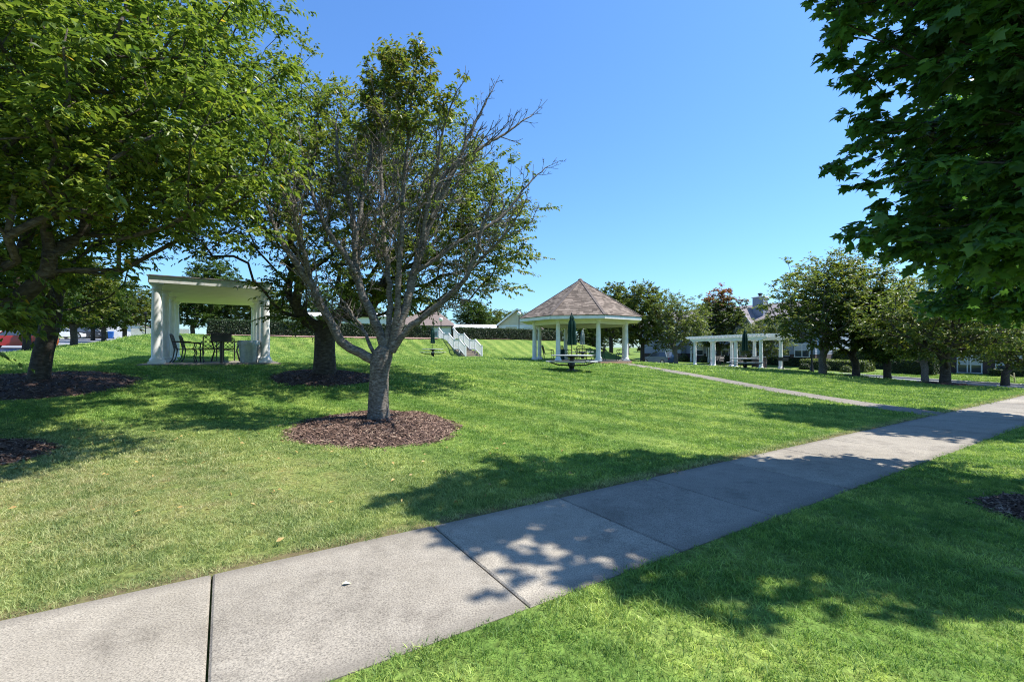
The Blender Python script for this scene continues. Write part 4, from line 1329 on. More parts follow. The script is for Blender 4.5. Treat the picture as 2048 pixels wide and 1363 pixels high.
def square_table(label, loc, rz, w=1.0):
    r = thing('metal_table', label, 'table', loc, rz)
    MB().cbox((0, 0, 0.715), (w, w, 0.03), 0, 0.006).build('table_top', M['dark_metal'], r)
    for sx in (-1, 1):
        for sy in (-1, 1):
            MB().tube([(sx * w * 0.42, sy * w * 0.42, 0.70), (sx * w * 0.34, sy * w * 0.34, 0.4), (sx * w * 0.44, sy * w * 0.44, 0)], [0.022, 0.018, 0.024], 6).build('leg', M['dark_metal'], r)
    MB().tube([(-w * 0.35, -w * 0.35, 0.34), (0, 0, 0.42), (w * 0.35, w * 0.35, 0.34)], 0.014, 6).build('stretcher', M['dark_metal'], r)
    return r
square_table('black square metal table in the middle of the pavilion', pav_pt(1.75, 2.4), ANG_U)
def grill(label, loc, rz):
    r = thing('park_grill', label, 'grill', loc, rz, 'pedestal grills')
    MB().tube([(0, 0, -0.1), (0, 0, 0.68)], 0.045, 8).build('post', M['dark_metal'], r)
    m = MB()
    m.box(-0.28, 0.28, -0.2, 0.2, 0.68, 0.71)
    m.box(-0.28, 0.28, 0.18, 0.2, 0.71, 0.96)
    m.box(-0.28, -0.26, -0.2, 0.179, 0.71, 0.96)
    m.box(0.26, 0.28, -0.2, 0.179, 0.71, 0.96)
    m.box(-0.259, 0.259, -0.2, -0.185, 0.71, 0.90)
    m.build('fire_box', M['black'], r)
    g_ = MB()
    for k in range(11):
        g_.bar((-0.24 + 0.048 * k, -0.22, 0.92), (-0.24 + 0.048 * k, 0.17, 0.92), 0.012, 0.012)
    g_.bar((-0.25, -0.225, 0.92), (0.25, -0.225, 0.92), 0.014, 0.014)
    g_.build('grate', M['dark_metal'], r)
    return r
grill('black pedestal grill at the front edge of the pavilion', pav_pt(1.62, -0.05), ANG_U)
def trash_can(label, loc):
    r = thing('trash_can', label, 'trash can', loc)
    fold = lambda k, z: 1.0 + (0.018 if (k // 2) % 2 else 0.0)
    MB().lathe([(0.235, 0.0), (0.24, 0.02), (0.255, 0.2), (0.275, 0.45), (0.292, 0.66), (0.294, 0.68)], 56, fold=fold).build('can_body', M['galv'], r)
    MB().lathe([(0.302, 0.665), (0.312, 0.675), (0.312, 0.705), (0.300, 0.71), (0.285, 0.70), (0.27, 0.45), (0.24, 0.1), (0.0, 0.09)], 40).build('rim', M['galv'], r, True)
    wav = lambda k, z: 1.0 + (0.05 * math.sin(k * 2.4) + 0.03 * math.sin(k * 5.1)) * max(0.0, min(1.0, (0.70 - z) / 0.12))
    MB().lathe([(0.28, 0.60), (0.303, 0.70), (0.316, 0.72), (0.322, 0.70), (0.322, 0.64), (0.325, 0.58), (0.323, 0.575), (0.319, 0.70), (0.30, 0.71), (0.275, 0.58)], 40, fold=wav).build('bag_liner', M['plastic_bag'], r, True)
    for s in (-1, 1):
        MB().tube([(s * 0.29, -0.07, 0.50), (s * 0.33, -0.06, 0.47), (s * 0.33, 0.06, 0.47), (s * 0.29, 0.07, 0.50)], 0.009, 6).build('handle', M['galv'], r)
    return r
trash_can('ribbed galvanised trash can with clear liner at the pavilion front', pav_pt(2.38, -0.02))

# ------------------------------------------------------------------ gazebo
M['hip'] = pmat('hip_shingles', (0.085, 0.068, 0.058), (0.13, 0.105, 0.09), 7, 0.92, bump=0.01, fine=30)
GZf = 0.94
gaz = thing('gazebo', 'white eight-sided gazebo with brown shingle roof in the centre of the lawn', 'gazebo', (GAZ[0], GAZ[1], GZf))
FA = R(-101.2)
CA = [FA + R(22.5) + k * R(45) for k in range(8)]
def octo(r, z):
    return [(r * math.cos(a), r * math.sin(a), z) for a in CA]
def ring(ra, za, rb, zb):
    a, b = octo(ra, za), octo(rb, zb)
    return a + b, [(i, (i + 1) % 8, 8 + (i + 1) % 8, 8 + i) for i in range(8)]
m = MB()
m.add(octo(3.32, -0.02) + octo(3.32, 0.0), [tuple(range(7, -1, -1)), tuple(range(8, 16))] + [(i, (i + 1) % 8, 8 + (i + 1) % 8, 8 + i) for i in range(8)])
m.build('floor', M['concrete'], gaz)
v, f = ring(3.36, -0.75, 3.36, -0.021)
v2, f2 = ring(3.36, -0.021, 3.0, -0.0205)
MB().add(v, f).add(v2, f2).build('brick_plinth', M['brick_red'], gaz)
for a in CA:
    column(gaz, 3.0 * math.cos(a), 3.0 * math.sin(a), 0.0, 2.40, 0.135, 0.19)
RE, ZE, ZA = 3.92, 2.40, 5.12
bm = MB()
v, f = ring(2.88, 2.16, 3.06, 2.16); bm.add(v, f)
v, f = ring(3.06, 2.16, 3.06, 2.405); bm.add(v, f)
v, f = ring(2.88, 2.405, 2.88, 2.16); bm.add(v, f)
bm.build('ring_beam', M['cream'], gaz)
v, f = ring(2.95, 2.405, RE - 0.04, 2.405)
MB().add(v, f).build('soffit', M['cream'], gaz)
mc = MB(); v, f = ring(2.95, 2.41, 0.05, 4.45); mc.add(v, f); mc.build('ceiling', M['cream'], gaz)
for i in range(8):
    a, b = CA[i], CA[(i + 1) % 8]
    p, q = (RE * math.cos(a), RE * math.sin(a)), (RE * math.cos(b), RE * math.sin(b))
    MB().bar((p[0], p[1], ZE + 0.09), (q[0], q[1], ZE + 0.09), 0.04, 0.19).build('fascia_board', M['white'], gaz)
grf = np.random.default_rng(9)
RT, ZT_ = RE + 0.06, ZE + 0.20
panels = []
for i in range(8):
    a, b = CA[i], CA[(i + 1) % 8]
    A = np.array([RT * math.cos(a), RT * math.sin(a), ZT_]); B = np.array([RT * math.cos(b), RT * math.sin(b), ZT_]); T = np.array([0, 0, ZA])
    nrm = unit(np.cross(B - A, T - A))
    nc = 34
    vs, fs, va = [], [], []
    for c in range(nc):
        s0, s1 = c / nc, min(1.0, (c + 1.12) / nc)
        L0, R0, L1, R1 = A + (T - A) * s0, B + (T - B) * s0, A + (T - A) * s1, B + (T - B) * s1
        wd = np.linalg.norm(R0 - L0)
        cuts = [0.0]
        off = grf.uniform(0.08, 0.3)
        while cuts[-1] < wd:
            cuts.append(cuts[-1] + (off if len(cuts) == 1 else grf.uniform(0.16, 0.36)))
        cuts = np.clip(np.array(cuts) / wd, 0, 1)
        for u0, u1 in zip(cuts[:-1], cuts[1:]):
            if u1 - u0 < 1e-4: continue
            lift = nrm * (0.014 + grf.uniform(0, 0.006))
            k = len(vs)
            vs += [L0 + (R0 - L0) * u0 + lift, L0 + (R0 - L0) * u1 + lift, L1 + (R1 - L1) * u1 + nrm * 0.004, L1 + (R1 - L1) * u0 + nrm * 0.004,
                   L0 + (R0 - L0) * u0, L0 + (R0 - L0) * u1]
            fs += [(k, k + 1, k + 2, k + 3), (k + 4, k + 5, k + 1, k)]
            va += [grf.uniform(0, 1)] * 6
    vs += [A - nrm * 0.03, B - nrm * 0.03, T - nrm * 0.03]; k = len(vs)
    va += [0.3] * 3
    fs.append((k - 1, k - 2, k - 3, k - 3)[:3] + (k - 3,))
    fs[-1] = (k - 1, k - 2, k - 3)
    me = bpy.data.meshes.new('roof_panel')
    me.from_pydata([tuple(p) for p in vs], [], fs)
    me.attributes.new('var', 'FLOAT', 'POINT').data.foreach_set('value', np.array(va, np.float32))
    panels.append(link('roof_panel', me, gaz, M['shingle']))
for i in range(8):
    a = CA[i]
    A = Vector((RT * math.cos(a), RT * math.sin(a), ZT_ + 0.015)); T = Vector((0, 0, ZA + 0.02))
    MB().bar(A, T, 0.16, 0.03).build('hip_cap', M['hip'], gaz)
MB().lathe([(0.16, -0.06), (0.13, 0.03), (0.05, 0.07), (0.0, 0.08)], 10, (0, 0, ZA)).build('roof_cap', M['roof_brown'], gaz, True)
def gz_pt(x, y):
    return (GAZ[0] + x, GAZ[1] + y, GZf)
cast_seat('metal_chair', 'black metal chair by the left columns of the gazebo, seen from the side', 'chair', 0.58, gz_pt(-2.15, -1.45), -math.pi / 2 + 0.1, GC)
cast_seat('metal_chair', 'black metal chair by the right columns of the gazebo', 'chair', 0.58, gz_pt(2.45, -0.9), math.pi / 2, GC)
square_table('black metal table in the middle of the gazebo', gz_pt(0.25, 0.5), 0.2)
cast_seat('metal_chair', 'black chair left of the gazebo table, beside a column', 'chair', 0.58, gz_pt(-0.85, 0.3), -math.pi / 2 + 0.3, GC)
cast_seat('metal_chair', 'black chair behind the gazebo table', 'chair', 0.58, gz_pt(0.3, 1.45), math.pi, GC)
cast_seat('metal_chair', 'black chair right of the gazebo table', 'chair', 0.58, gz_pt(1.3, 0.5), math.pi / 2, GC)
t_ = thing('litter_bin', 'dark green slatted litter bin behind the left front gazebo column', 'litter bin', gz_pt(-1.35, -1.0))
MB().lathe([(0.2, 0.0), (0.21, 0.05), (0.22, 0.6), (0.235, 0.64), (0.22, 0.66), (0.19, 0.66), (0.18, 0.3), (0.0, 0.28)], 20).build('liner', M['umb'], t_, True)
for k in range(16):
    a = k * math.pi / 8
    MB().bar((0.225 * math.cos(a), 0.225 * math.sin(a), 0.02), (0.24 * math.cos(a), 0.24 * math.sin(a), 0.62), 0.05, 0.012, (math.cos(a), math.sin(a), 0)).build('slat', M['umb'], t_)

# ------------------------------------------------------------------ round picnic tables and folded umbrellas
def picnic_table(label, loc, rz, s=1.0):
    r = thing('picnic_table', label, 'picnic table', loc, rz, 'round picnic tables on the lawn')
    r.scale = (s, s, s)
    MB().lathe([(0.86, 0.655), (0.885, 0.665), (0.885, 0.695), (0.87, 0.705), (0.02, 0.705)], 36).build('table_top', M['table_grey'], r, True)
    MB().lathe([(0.30, -0.05), (0.30, 0.02), (0.13, 0.05), (0.10, 0.12), (0.13, 0.2), (0.14, 0.30), (0.10, 0.40), (0.10, 0.56), (0.26, 0.62), (0.30, 0.654)], 16).build('pedestal', M['dark_metal'], r, True)
    for k in range(4):
        a0 = k * math.pi / 2 + 0.12; a1 = (k + 1) * math.pi / 2 - 0.12
        m = MB(); n = 9
        vs = []
        for i in range(n + 1):
            a = a0 + (a1 - a0) * i / n
            for rr, z in ((0.86, 0.40), (1.12, 0.40), (1.12, 0.44), (0.86, 0.44)):
                vs.append((rr * math.cos(a), rr * math.sin(a), z))
        fs = [(i * 4 + j, i * 4 + (j + 1) % 4, i * 4 + 4 + (j + 1) % 4, i * 4 + 4 + j) for i in range(n) for j in range(4)] + [(3, 2, 1, 0), (n * 4, n * 4 + 1, n * 4 + 2, n * 4 + 3)]
        m.add(vs, [q[::-1] for q in fs])
        bnch = m.build('bench', M['table_grey'], r)
        am = (a0 + a1) / 2
        MB().tube([(0.09 * math.cos(am), 0.09 * math.sin(am), 0.25), (0.6 * math.cos(am), 0.6 * math.sin(am), 0.27), (0.99 * math.cos(am), 0.99 * math.sin(am), 0.395)], 0.03, 6).build('bench_arm', M['dark_metal'], bnch)
    return r
def umbrella(label, loc, h, z0, mat_, seed=0, s=0.86):
    r = thing('patio_umbrella', label, 'umbrella', loc, seed * 0.7, 'folded patio umbrellas')
    r.scale = (s, s, 1)
    MB().tube([(0, 0, 0.0), (0, 0, h - 0.06)], 0.022, 8).build('pole', M['wood_pole'], r, True)
    n = 48
    fold = lambda k, z: 1.0 + 0.42 * math.cos(k * 2 * math.pi / n * 8) * min(1.0, max(0.15, (h - z) / 0.7)) + 0.10 * math.sin(k * 0.9 + seed)
    H = h - z0
    MB().lathe([(0.150, z0 + 0.02), (0.165, z0), (0.17, z0 + H * 0.08), (0.135, z0 + H * 0.3), (0.15, z0 + H * 0.55), (0.145, z0 + H * 0.75), (0.095, z0 + H * 0.83), (0.115, z0 + H * 0.88), (0.06, z0 + H * 0.97), (0.03, h)], n, fold=fold).build('canopy', mat_, r, True)
    MB().lathe([(0.02, h - 0.01), (0.035, h + 0.02), (0.035, h + 0.05), (0.01, h + 0.085)], 10).build('finial', M['dark_metal'], r, True)
    return r
tx, ty = 2.57, 19.6
picnic_table('grey round picnic table on the lawn in front of the gazebo', at(tx, ty), 0.5)
umbrella('folded green umbrella standing in the picnic table before the gazebo', at(tx, ty), 2.44, 1.12, M['umb'], 1)
tx, ty = -6.6, 37.9
picnic_table('small far picnic table on the lawn left of the white stairs', at(tx, ty), 1.1, 0.98)
umbrella('folded green umbrella in the far picnic table left of the stairs', at(tx, ty), 2.5, 1.15, M['umb'], 2)
tx, ty = pz(1490, 30.2), 30.2
picnic_table('grey round picnic table on the lawn in front of the pergola', at(tx, ty), 0.2)
umbrella('folded green umbrella standing before the pergola', at(tx, ty), 2.6, 1.2, M['umb'], 3)
tx, ty = pz(1165, 37), 37
picnic_table('picnic table behind the gazebo, seen between its columns', at(tx, ty), 0.9)
umbrella('pale folded umbrella behind the gazebo, seen between its columns', at(tx, ty), 2.45, 1.25, M['umb_pale'], 4)

# ------------------------------------------------------------------ pergola on the right
PGL = np.array([16.8, 41.8]); pgd = np.array([18.6, 34.0]) - PGL
PGN = float(np.linalg.norm(pgd)); pga = math.atan2(pgd[1], pgd[0])
perg = thing('pergola', 'white open pergola with rafter tails on round columns, right', 'pergola', (float(PGL[0]), float(PGL[1]), 0.16), pga)
PGD, PGH = 1.75, 2.2
MB().box(-0.5, PGN + 0.5, -0.4, PGD + 0.4, -0.5, 0.02, 0.02).build('floor_slab', M['concrete'], perg)
for y in (0, PGD):
    for k in range(4):
        column(perg, PGN * k / 3, y, 0.0, PGH, 0.135, 0.18)
    prof = [(-0.65, PGH + 0.24), (-0.65, PGH + 0.14), (-0.45, PGH + 0.06), (-0.25, PGH + 0.002), (PGN + 0.25, PGH + 0.002), (PGN + 0.45, PGH + 0.06), (PGN + 0.65, PGH + 0.14), (PGN + 0.65, PGH + 0.24)]
    for s in (-0.075, 0.03):
        MB().prism(prof, y + s, y + s + 0.045).build('beam', M['white'], perg)
nr_ = 22
for k in range(nr_):
    x = -0.55 + (PGN + 1.1) * k / (nr_ - 1)
    m = MB()
    pr = [(-0.62, 0.17), (-0.62, 0.12), (-0.52, 0.05), (-0.42, 0.0), (PGD + 0.42, 0.0), (PGD + 0.52, 0.05), (PGD + 0.62, 0.12), (PGD + 0.62, 0.17)]
    n = len(pr)
    vs = [(x - 0.025, y, PGH + 0.243 + z) for y, z in pr] + [(x + 0.025, y, PGH + 0.243 + z) for y, z in pr]
    m.add(vs, [tuple(range(n)), tuple(range(2 * n - 1, n - 1, -1))] + [(i + n, (i + 1) % n + n, (i + 1) % n, i) for i in range(n)])
    m.build('rafter', M['white'], perg)
for k in range(9):
    y = -0.4 + (PGD + 0.8) * k / 8
    MB().bar((-0.6, y, PGH + 0.435), (PGN + 0.6, y, PGH + 0.435), 0.035, 0.035).build('purlin', M['white'], perg)
def pg_pt(x, y):
    e1 = pgd / PGN; e2 = np.array([-e1[1], e1[0]])
    p = PGL + e1 * x + e2 * y
    return (float(p[0]), float(p[1]), 0.18)
cast_seat('metal_bench', 'black metal bench in the left bay of the pergola', 'bench', 1.15, pg_pt(1.4, 1.25), pga + math.pi, GC)
cast_seat('metal_bench', 'black metal bench in the middle bay of the pergola', 'bench', 1.15, pg_pt(4.1, 1.25), pga + math.pi, GC)
grill('black pedestal grill just right of the pergola', at(pz(1566, 33.2), 33.2), 0.3)
t_ = thing('brick_bin', 'dark brick bin enclosure inside the right end of the pergola', 'bin enclosure', pg_pt(6.9, 0.75), pga)
MB().box(-0.33, 0.33, -0.33, 0.33, 0, 0.85).build('wall', M['brick'], t_)
MB().box(-0.36, 0.36, -0.36, 0.36, 0.852, 0.91, 0.01).build('cap', M['kerb'], t_)
MB().lathe([(0.17, 0.905), (0.17, 0.94), (0.14, 0.96), (0.0, 0.965)], 16).build('lid', M['black'], t_, True)

# ------------------------------------------------------------------ stairs up the bank
sx, sy = P(17.75, 31.7)
szb = 0.94
st = thing('garden_stairs', 'stairs with white stepped railings climbing the grassy bank', 'stairs', (sx, sy, szb), ANG_U)
SWD = 1.6
rise, run, land = 0.149, 0.31, 1.05
ylev, zlev = 0.0, 0.0
posts = [(0.0, 0.0)]
for fl in range(3):
    for k in range(4):
        zlev += rise
        dpt = run if (k < 3 or fl == 2) else run + land
        MB().box(0.06, SWD - 0.06, ylev, ylev + dpt, zlev - 0.9 if zlev > 0.9 else -0.2, zlev, 0.008).build('step', M['stone_step'], st)
        ylev += dpt
    yf = ylev - (land if fl < 2 else 0)
    posts.append((yf - 0.02, zlev))
    if fl < 2:
        posts.append((ylev, zlev))
for x in (0.0, SWD):
    sdo = MB()
    for (y, z) in posts:
        rp = MB(); rp.cbox((x, y, z + 0.40), (0.10, 0.10, 1.30)); rp.cbox((x, y, z + 1.065), (0.13, 0.13, 0.03)); rp.build('post', M['white'], st)
    for (y0, z0), (y1, z1) in zip(posts[:-1], posts[1:]):
        MB().bar((x, y0 + 0.05, z0 + 0.97), (x, y1 - 0.05, z1 + 0.97), 0.07, 0.07).build('top_rail', M['white'], st)
        MB().bar((x, y0 + 0.05, z0 + 0.14), (x, y1 - 0.05, z1 + 0.14), 0.05, 0.06).build('bottom_rail', M['white'], st)
        L_ = y1 - y0
        nbal = max(4, int(L_ / 0.125))
        for k in range(1, nbal):
            q = k / nbal
            z = z0 + (z1 - z0) * q
            MB().box(x - 0.02, x + 0.02, y0 + L_ * q - 0.02, y0 + L_ * q + 0.02, z + 0.16, z + 0.945).build('baluster', M['white'], st)
    # stringer
    MB().prism([(-0.1, -0.3), (-0.1, 0.05), (ylev, zlev + 0.05), (ylev, zlev - 1.0)], 0, 1).v
    sm = MB()
    x0 = x - 0.03 if x == 0 else x - 0.02
    pr = [(-0.05, -0.3), (-0.05, 0.06), (ylev, zlev + 0.02), (ylev, zlev - 1.0)]
    n = 4
    vs = [(x0, y, z) for y, z in pr] + [(x0 + 0.05, y, z) for y, z in pr]
    sm.add(vs, [tuple(range(n)), tuple(range(2 * n - 1, n - 1, -1))] + [(i + n, (i + 1) % n + n, (i + 1) % n, i) for i in range(n)])
    sm.build('stringer', M['stone_step'], st)

# ------------------------------------------------------------------ hedges and shrubs
def leafy_box(name, label, cat, t0, t1, d0, d1, h, n, leaf, lm, seed, group=None, z0=None):
    g = np.random.default_rng(seed)
    tm, dm = (t0 + t1) / 2, (d0 + d1) / 2
    x, y = P(tm, dm)
    zc = gz1(x, y) if z0 is None else z0
    r = thing(name, label, cat, (x, y, zc), ANG_U, group)
    lt_, ld_ = t1 - t0, d1 - d0
    nseg = max(1, int(lt_ / 1.5))
    m = MB()
    for k in range(nseg):
        ta, tb = t0 + lt_ * k / nseg, t0 + lt_ * (k + 1) / nseg
        zz = float(gtd((ta + tb) / 2, dm)[0]) - zc
        m.box(ta - tm + 0.06 * (k == 0), tb - tm - 0.002, -ld_ / 2 + 0.08, ld_ / 2 - 0.08, zz - 0.3, zz + h - 0.08 + 0.001 * (k % 2))
    m.build('branches', M['hedge_core'], r)
    # leaves over front, back, top and ends
    ar = np.array([lt_ * h, lt_ * h * 0.5, lt_ * ld_, ld_ * h, ld_ * h]); ar /= ar.sum()
    s = g.choice(5, n, p=ar)
    a, b = g.uniform(-0.5, 0.5, n), g.uniform(0, 1, n)
    px_ = np.where(s < 3, a * lt_, np.where(s == 3, -lt_ / 2, lt_ / 2))
    py_ = np.where(s == 0, -ld_ / 2, np.where(s == 1, ld_ / 2, np.where(s == 2, (b - 0.5) * ld_, a * ld_)))
    zz = np.where(s == 2, h, b * h)
    nv = np.stack([np.where(s == 3, -1, np.where(s == 4, 1, 0)), np.where(s == 0, -1, np.where(s == 1, 1, 0)), np.where(s == 2, 1, 0.25)], 1).astype(float)
    gt = gtd(tm + px_, dm + py_) - zc
    bump = 0.035 * np.sin(px_ * 5.1 + seed) * np.sin(zz * 6 + px_)
    p = np.stack([px_, py_, zz + gt], 1) + nv * (g.uniform(-0.09, 0.045, n) + bump)[:, None]
    ax = g.normal(0, 1, (n, 3)) + np.array([0, 0, 0.3])
    nr = nv + g.normal(0, 0.5, (n, 3))
    LL = leaf * g.uniform(0.7, 1.3, n)
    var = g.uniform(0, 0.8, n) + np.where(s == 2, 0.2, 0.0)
    me = leaf_mesh('foliage', p, ax, nr, LL, LL * 0.6, var)
    tag(link('foliage', me, r, lm), kind='stuff')
    return r
leafy_box('hedge', 'long clipped hedge on the bank left of the white stairs', 'hedge', -1.0, 17.2, 37.4, 38.6, 1.17, 30000, 0.10, M['leaf_hedge'], 1, 'clipped hedges on the bank')
leafy_box('hedge', 'clipped hedge on the bank between the white stairs and the gazebo', 'hedge', 19.85, 33.0, 37.4, 38.6, 1.12, 20000, 0.10, M['leaf_hedge'], 2, 'clipped hedges on the bank')
GH = 'clipped shrubs before the houses'
leafy_box('box_hedge', 'pale stepped hedge across the street, behind the slim straight trunk', 'hedge', 53.5, 56.0, 15.5, 21.5, 1.0, 5000, 0.13, M['leaf_shrub'], 3, GH)
leafy_box('box_hedge', 'dark square-cut hedge across the street, left of the low spreading tree', 'hedge', 54.5, 56.5, 10.6, 13.8, 1.35, 4000, 0.13, M['leaf_hedge'], 4, GH)
leafy_box('box_hedge', 'long dark hedge under the house windows behind the pergola', 'hedge', 56.6, 57.6, 22, 33, 0.9, 5000, 0.14, M['leaf_hedge'], 5, GH)
leafy_box('box_hedge', 'low hedge at the right edge under the wide window', 'hedge', 56.4, 57.4, 2.0, 7.5, 0.6, 2500, 0.12, M['leaf_hedge'], 6, GH)
leafy_box('box_hedge', 'sunny hedge terrace higher up across the street', 'hedge', 60.0, 62.0, 13.0, 21.0, 2.0, 5000, 0.15, M['leaf_shrub'], 7, GH)
def ball(label, x, y, r, seed, lm, n=700):
    g = np.random.default_rng(seed)
    o = thing('round_shrub', label, 'shrub', at(x, y), 0, GH)
    MB().lathe([(r * 0.5, -0.1), (r * 0.82, r * 0.25), (r * 0.85, r * 0.6), (r * 0.6, r * 1.05), (r * 0.2, r * 1.2), (0.0, r * 1.21)], 12).build('branches', M['hedge_core'], o, True)
    d = unit(g.normal(0, 1, (n, 3))); d[:, 2] = np.abs(d[:, 2]) * 1.3 - 0.25
    p = d * np.array([r, r, r]) * g.uniform(0.85, 1.05, n)[:, None] + np.array([0, 0, r * 0.25])
    LL = 0.11 * g.uniform(0.7, 1.3, n)
    tag(link('foliage', leaf_mesh('foliage', p, g.normal(0, 1, (n, 3)), d + g.normal(0, 0.5, (n, 3)), LL, LL * 0.6, g.uniform(0, 1, n)), o, lm), kind='stuff')
for k, (t, d, r, lb_) in enumerate(((53.2, 20.8, 0.55, 'leftmost round shrub in the row across the street, right of the forked dark trunk'),
                                    (53.0, 18.8, 0.55, 'middle round shrub in the row across the street'),
                                    (52.8, 16.8, 0.5, 'round shrub right of the slim straight trunk across the street'),
                                    (56.3, 38.5, 0.8, 'yellowish round shrub in front of the porch, seen through the pergola'),
                                    (56.3, 35.2, 0.7, 'round shrub below the house window, seen through the pergola'),
                                    (56.0, 44.0, 0.8, 'round shrub right of the parked grey car'))):
    x, y = P(t, d)
    ball(lb_, x, y, r, 100 + k, M['leaf_shrub'] if k > 1 else M['leaf_hedge'])

# ------------------------------------------------------------------ houses
def wall_panel(m, x0, x1, z0, z1, y=0.0):
    m.add([(x0, y, z0), (x1, y, z0), (x1, y, z1), (x0, y, z1)], [(0, 1, 2, 3)])
def window(parent, xc, z0, w, h, y=0.0, double=False, blind=True):
    """proud white frame, panes set back in it; wall faces -y"""
    fr = MB()
    fw = 0.09
    fr.box(xc - w / 2 - fw, xc + w / 2 + fw, y - 0.06, y - 0.002, z0 + h, z0 + h + fw * 1.4)
    fr.box(xc - w / 2 - fw - 0.03, xc + w / 2 + fw + 0.03, y - 0.10, y - 0.002, z0 - fw, z0)
    for s in (-1, 1):
        a = xc + s * (w / 2 + fw / 2)
        fr.box(a - fw / 2, a + fw / 2, y - 0.06, y - 0.002, z0, z0 + h)
    wd = fr.build('window', M['white'], parent)
    n = 2 if double else 1
    for k in range(n):
        xa = xc - w / 2 + w * k / n
        xb = xc - w / 2 + w * (k + 1) / n
        for j, (za, zb) in enumerate(((z0, z0 + h / 2), (z0 + h / 2, z0 + h))):
            MB().box(xa + 0.02, xb - 0.02, y - 0.03, y - 0.004, za + 0.02, zb - 0.02).build('pane', M['blind'] if (j == 1 and blind) else M['glass'], wd)
        MB().box(xa + 0.001, xb - 0.001, y - 0.048, y - 0.031, z0 + h / 2 - 0.03, z0 + h / 2 + 0.03).build('meeting_rail', M['white'], wd)
        if k:
            MB().box(xa - 0.045, xa + 0.045, y - 0.055, y - 0.002, z0 + 0.001, z0 + h - 0.001).build('mullion', M['white'], wd)
    return wd
def siding(parent, x0, x1, y0, y1, z0, z1, mt):
    """lapped boards on all four sides as one shell"""
    m = MB()
    n = max(1, int((z1 - z0) / 0.16))
    for k in range(n):
        za, zb = z0 + (z1 - z0) * k / n, z0 + (z1 - z0) * (k + 1) / n
        lo, hi = 0.02, 0.0
        a = [(x0 - lo, y0 - lo, za), (x1 + lo, y0 - lo, za), (x1 + lo, y1 + lo, za), (x0 - lo, y1 + lo, za)]
        b = [(x0 - hi, y0 - hi, zb), (x1 + hi, y0 - hi, zb), (x1 + hi, y1 + hi, zb), (x0 - hi, y1 + hi, zb)]
        m.add(a + b, [(i, (i + 1) % 4, 4 + (i + 1) % 4, 4 + i) for i in range(4)] + [(3, 2, 1, 0)])
    return m.build('wall', mt, parent)
def gable_roof(parent, x0, x1, y0, y1, ze, zr, mt, along='x', ov=0.4, hip=0.0, th=0.14):
    """pitched roof with thickness; ridge along x (or y); hip pulls the ridge ends in"""
    m = MB()
    a0, a1, b0, b1 = (x0 - ov, x1 + ov, y0 - ov, y1 + ov) if along == 'x' else (y0 - ov, y1 + ov, x0 - ov, x1 + ov)
    c = (b0 + b1) / 2
    sl = (zr - ze) / ((y1 - y0) / 2 if along == 'x' else (x1 - x0) / 2)
    zo = ze - ov * sl
    top = [(a0, b0, zo), (a1, b0, zo), (a1, b1, zo), (a0, b1, zo), (a0 + hip, c, zr), (a1 - hip, c, zr)]
    vs = [(a, b, z + th) for a, b, z in top] + top
    if along == 'y':
        vs = [(b, a, z) for a, b, z in vs]
    fs = [(0, 1, 5, 4), (2, 3, 4, 5), (0, 6, 7, 1), (2, 8, 9, 3), (6, 10, 11, 7), (8, 11, 10, 9)]
    if hip:
        fs += [(1, 2, 5), (3, 0, 4), (1, 7, 8, 2), (3, 9, 6, 0), (7, 11, 8), (9, 10, 6)]
    else:
        fs += [(0, 4, 10, 6), (4, 3, 9, 10), (1, 7, 11, 5), (5, 11, 8, 2)]
    m.add(vs, fs)
    return m.build('roof', mt, parent)
def gable_wall(parent, b0, b1, a, ze, zr, mt, along='x', name='gable'):
    m = MB()
    q = [(a, b0, ze), (a, b1, ze), (a, (b0 + b1) / 2, zr)]
    if along == 'y':
        q = [(y, x, z) for x, y, z in q]
    m.add(q + [((p[0] + 0.05, p[1], p[2]) if along == 'x' else (p[0], p[1] + 0.05, p[2])) for p in q], [(0, 1, 2), (5, 4, 3), (0, 3, 4, 1), (1, 4, 5, 2), (2, 5, 3, 0)])
    return m.build(name, mt, parent)
HR = math.atan2(-N[1], -N[0])                # houses across the right street: local x runs towards the viewer
def house_x(px_, d_start):
    k = (px_ - 1024) / 910
    return d_start - ((58 * U[0] - 58 * U[1] * k) / (-N[0] + N[1] * k) - D0)
# row house behind the pergola
hx, hy = P(58, 48)
zb = -0.25
hA = thing('row_house', 'two-storey grey row house with chimney behind the pergola and red-topped maple', 'house', (hx, hy, zb), HR)
LA = 27.0
MB().box(0, LA, 0.0, 9.0, -0.8, 1.35).build('brick_base', M['brick'], hA)
siding(hA, 0.02, LA - 0.02, 0.02, 8.98, 1.352, 5.6, M['grey_siding'])
gable_roof(hA, 0, LA, 0, 9.0, 5.62, 8.0, M['roof_grey'])
for a in (0.0, LA - 0.05):
    gable_wall(hA, 0.05, 8.95, a, 5.6, 7.95, M['grey_siding'])
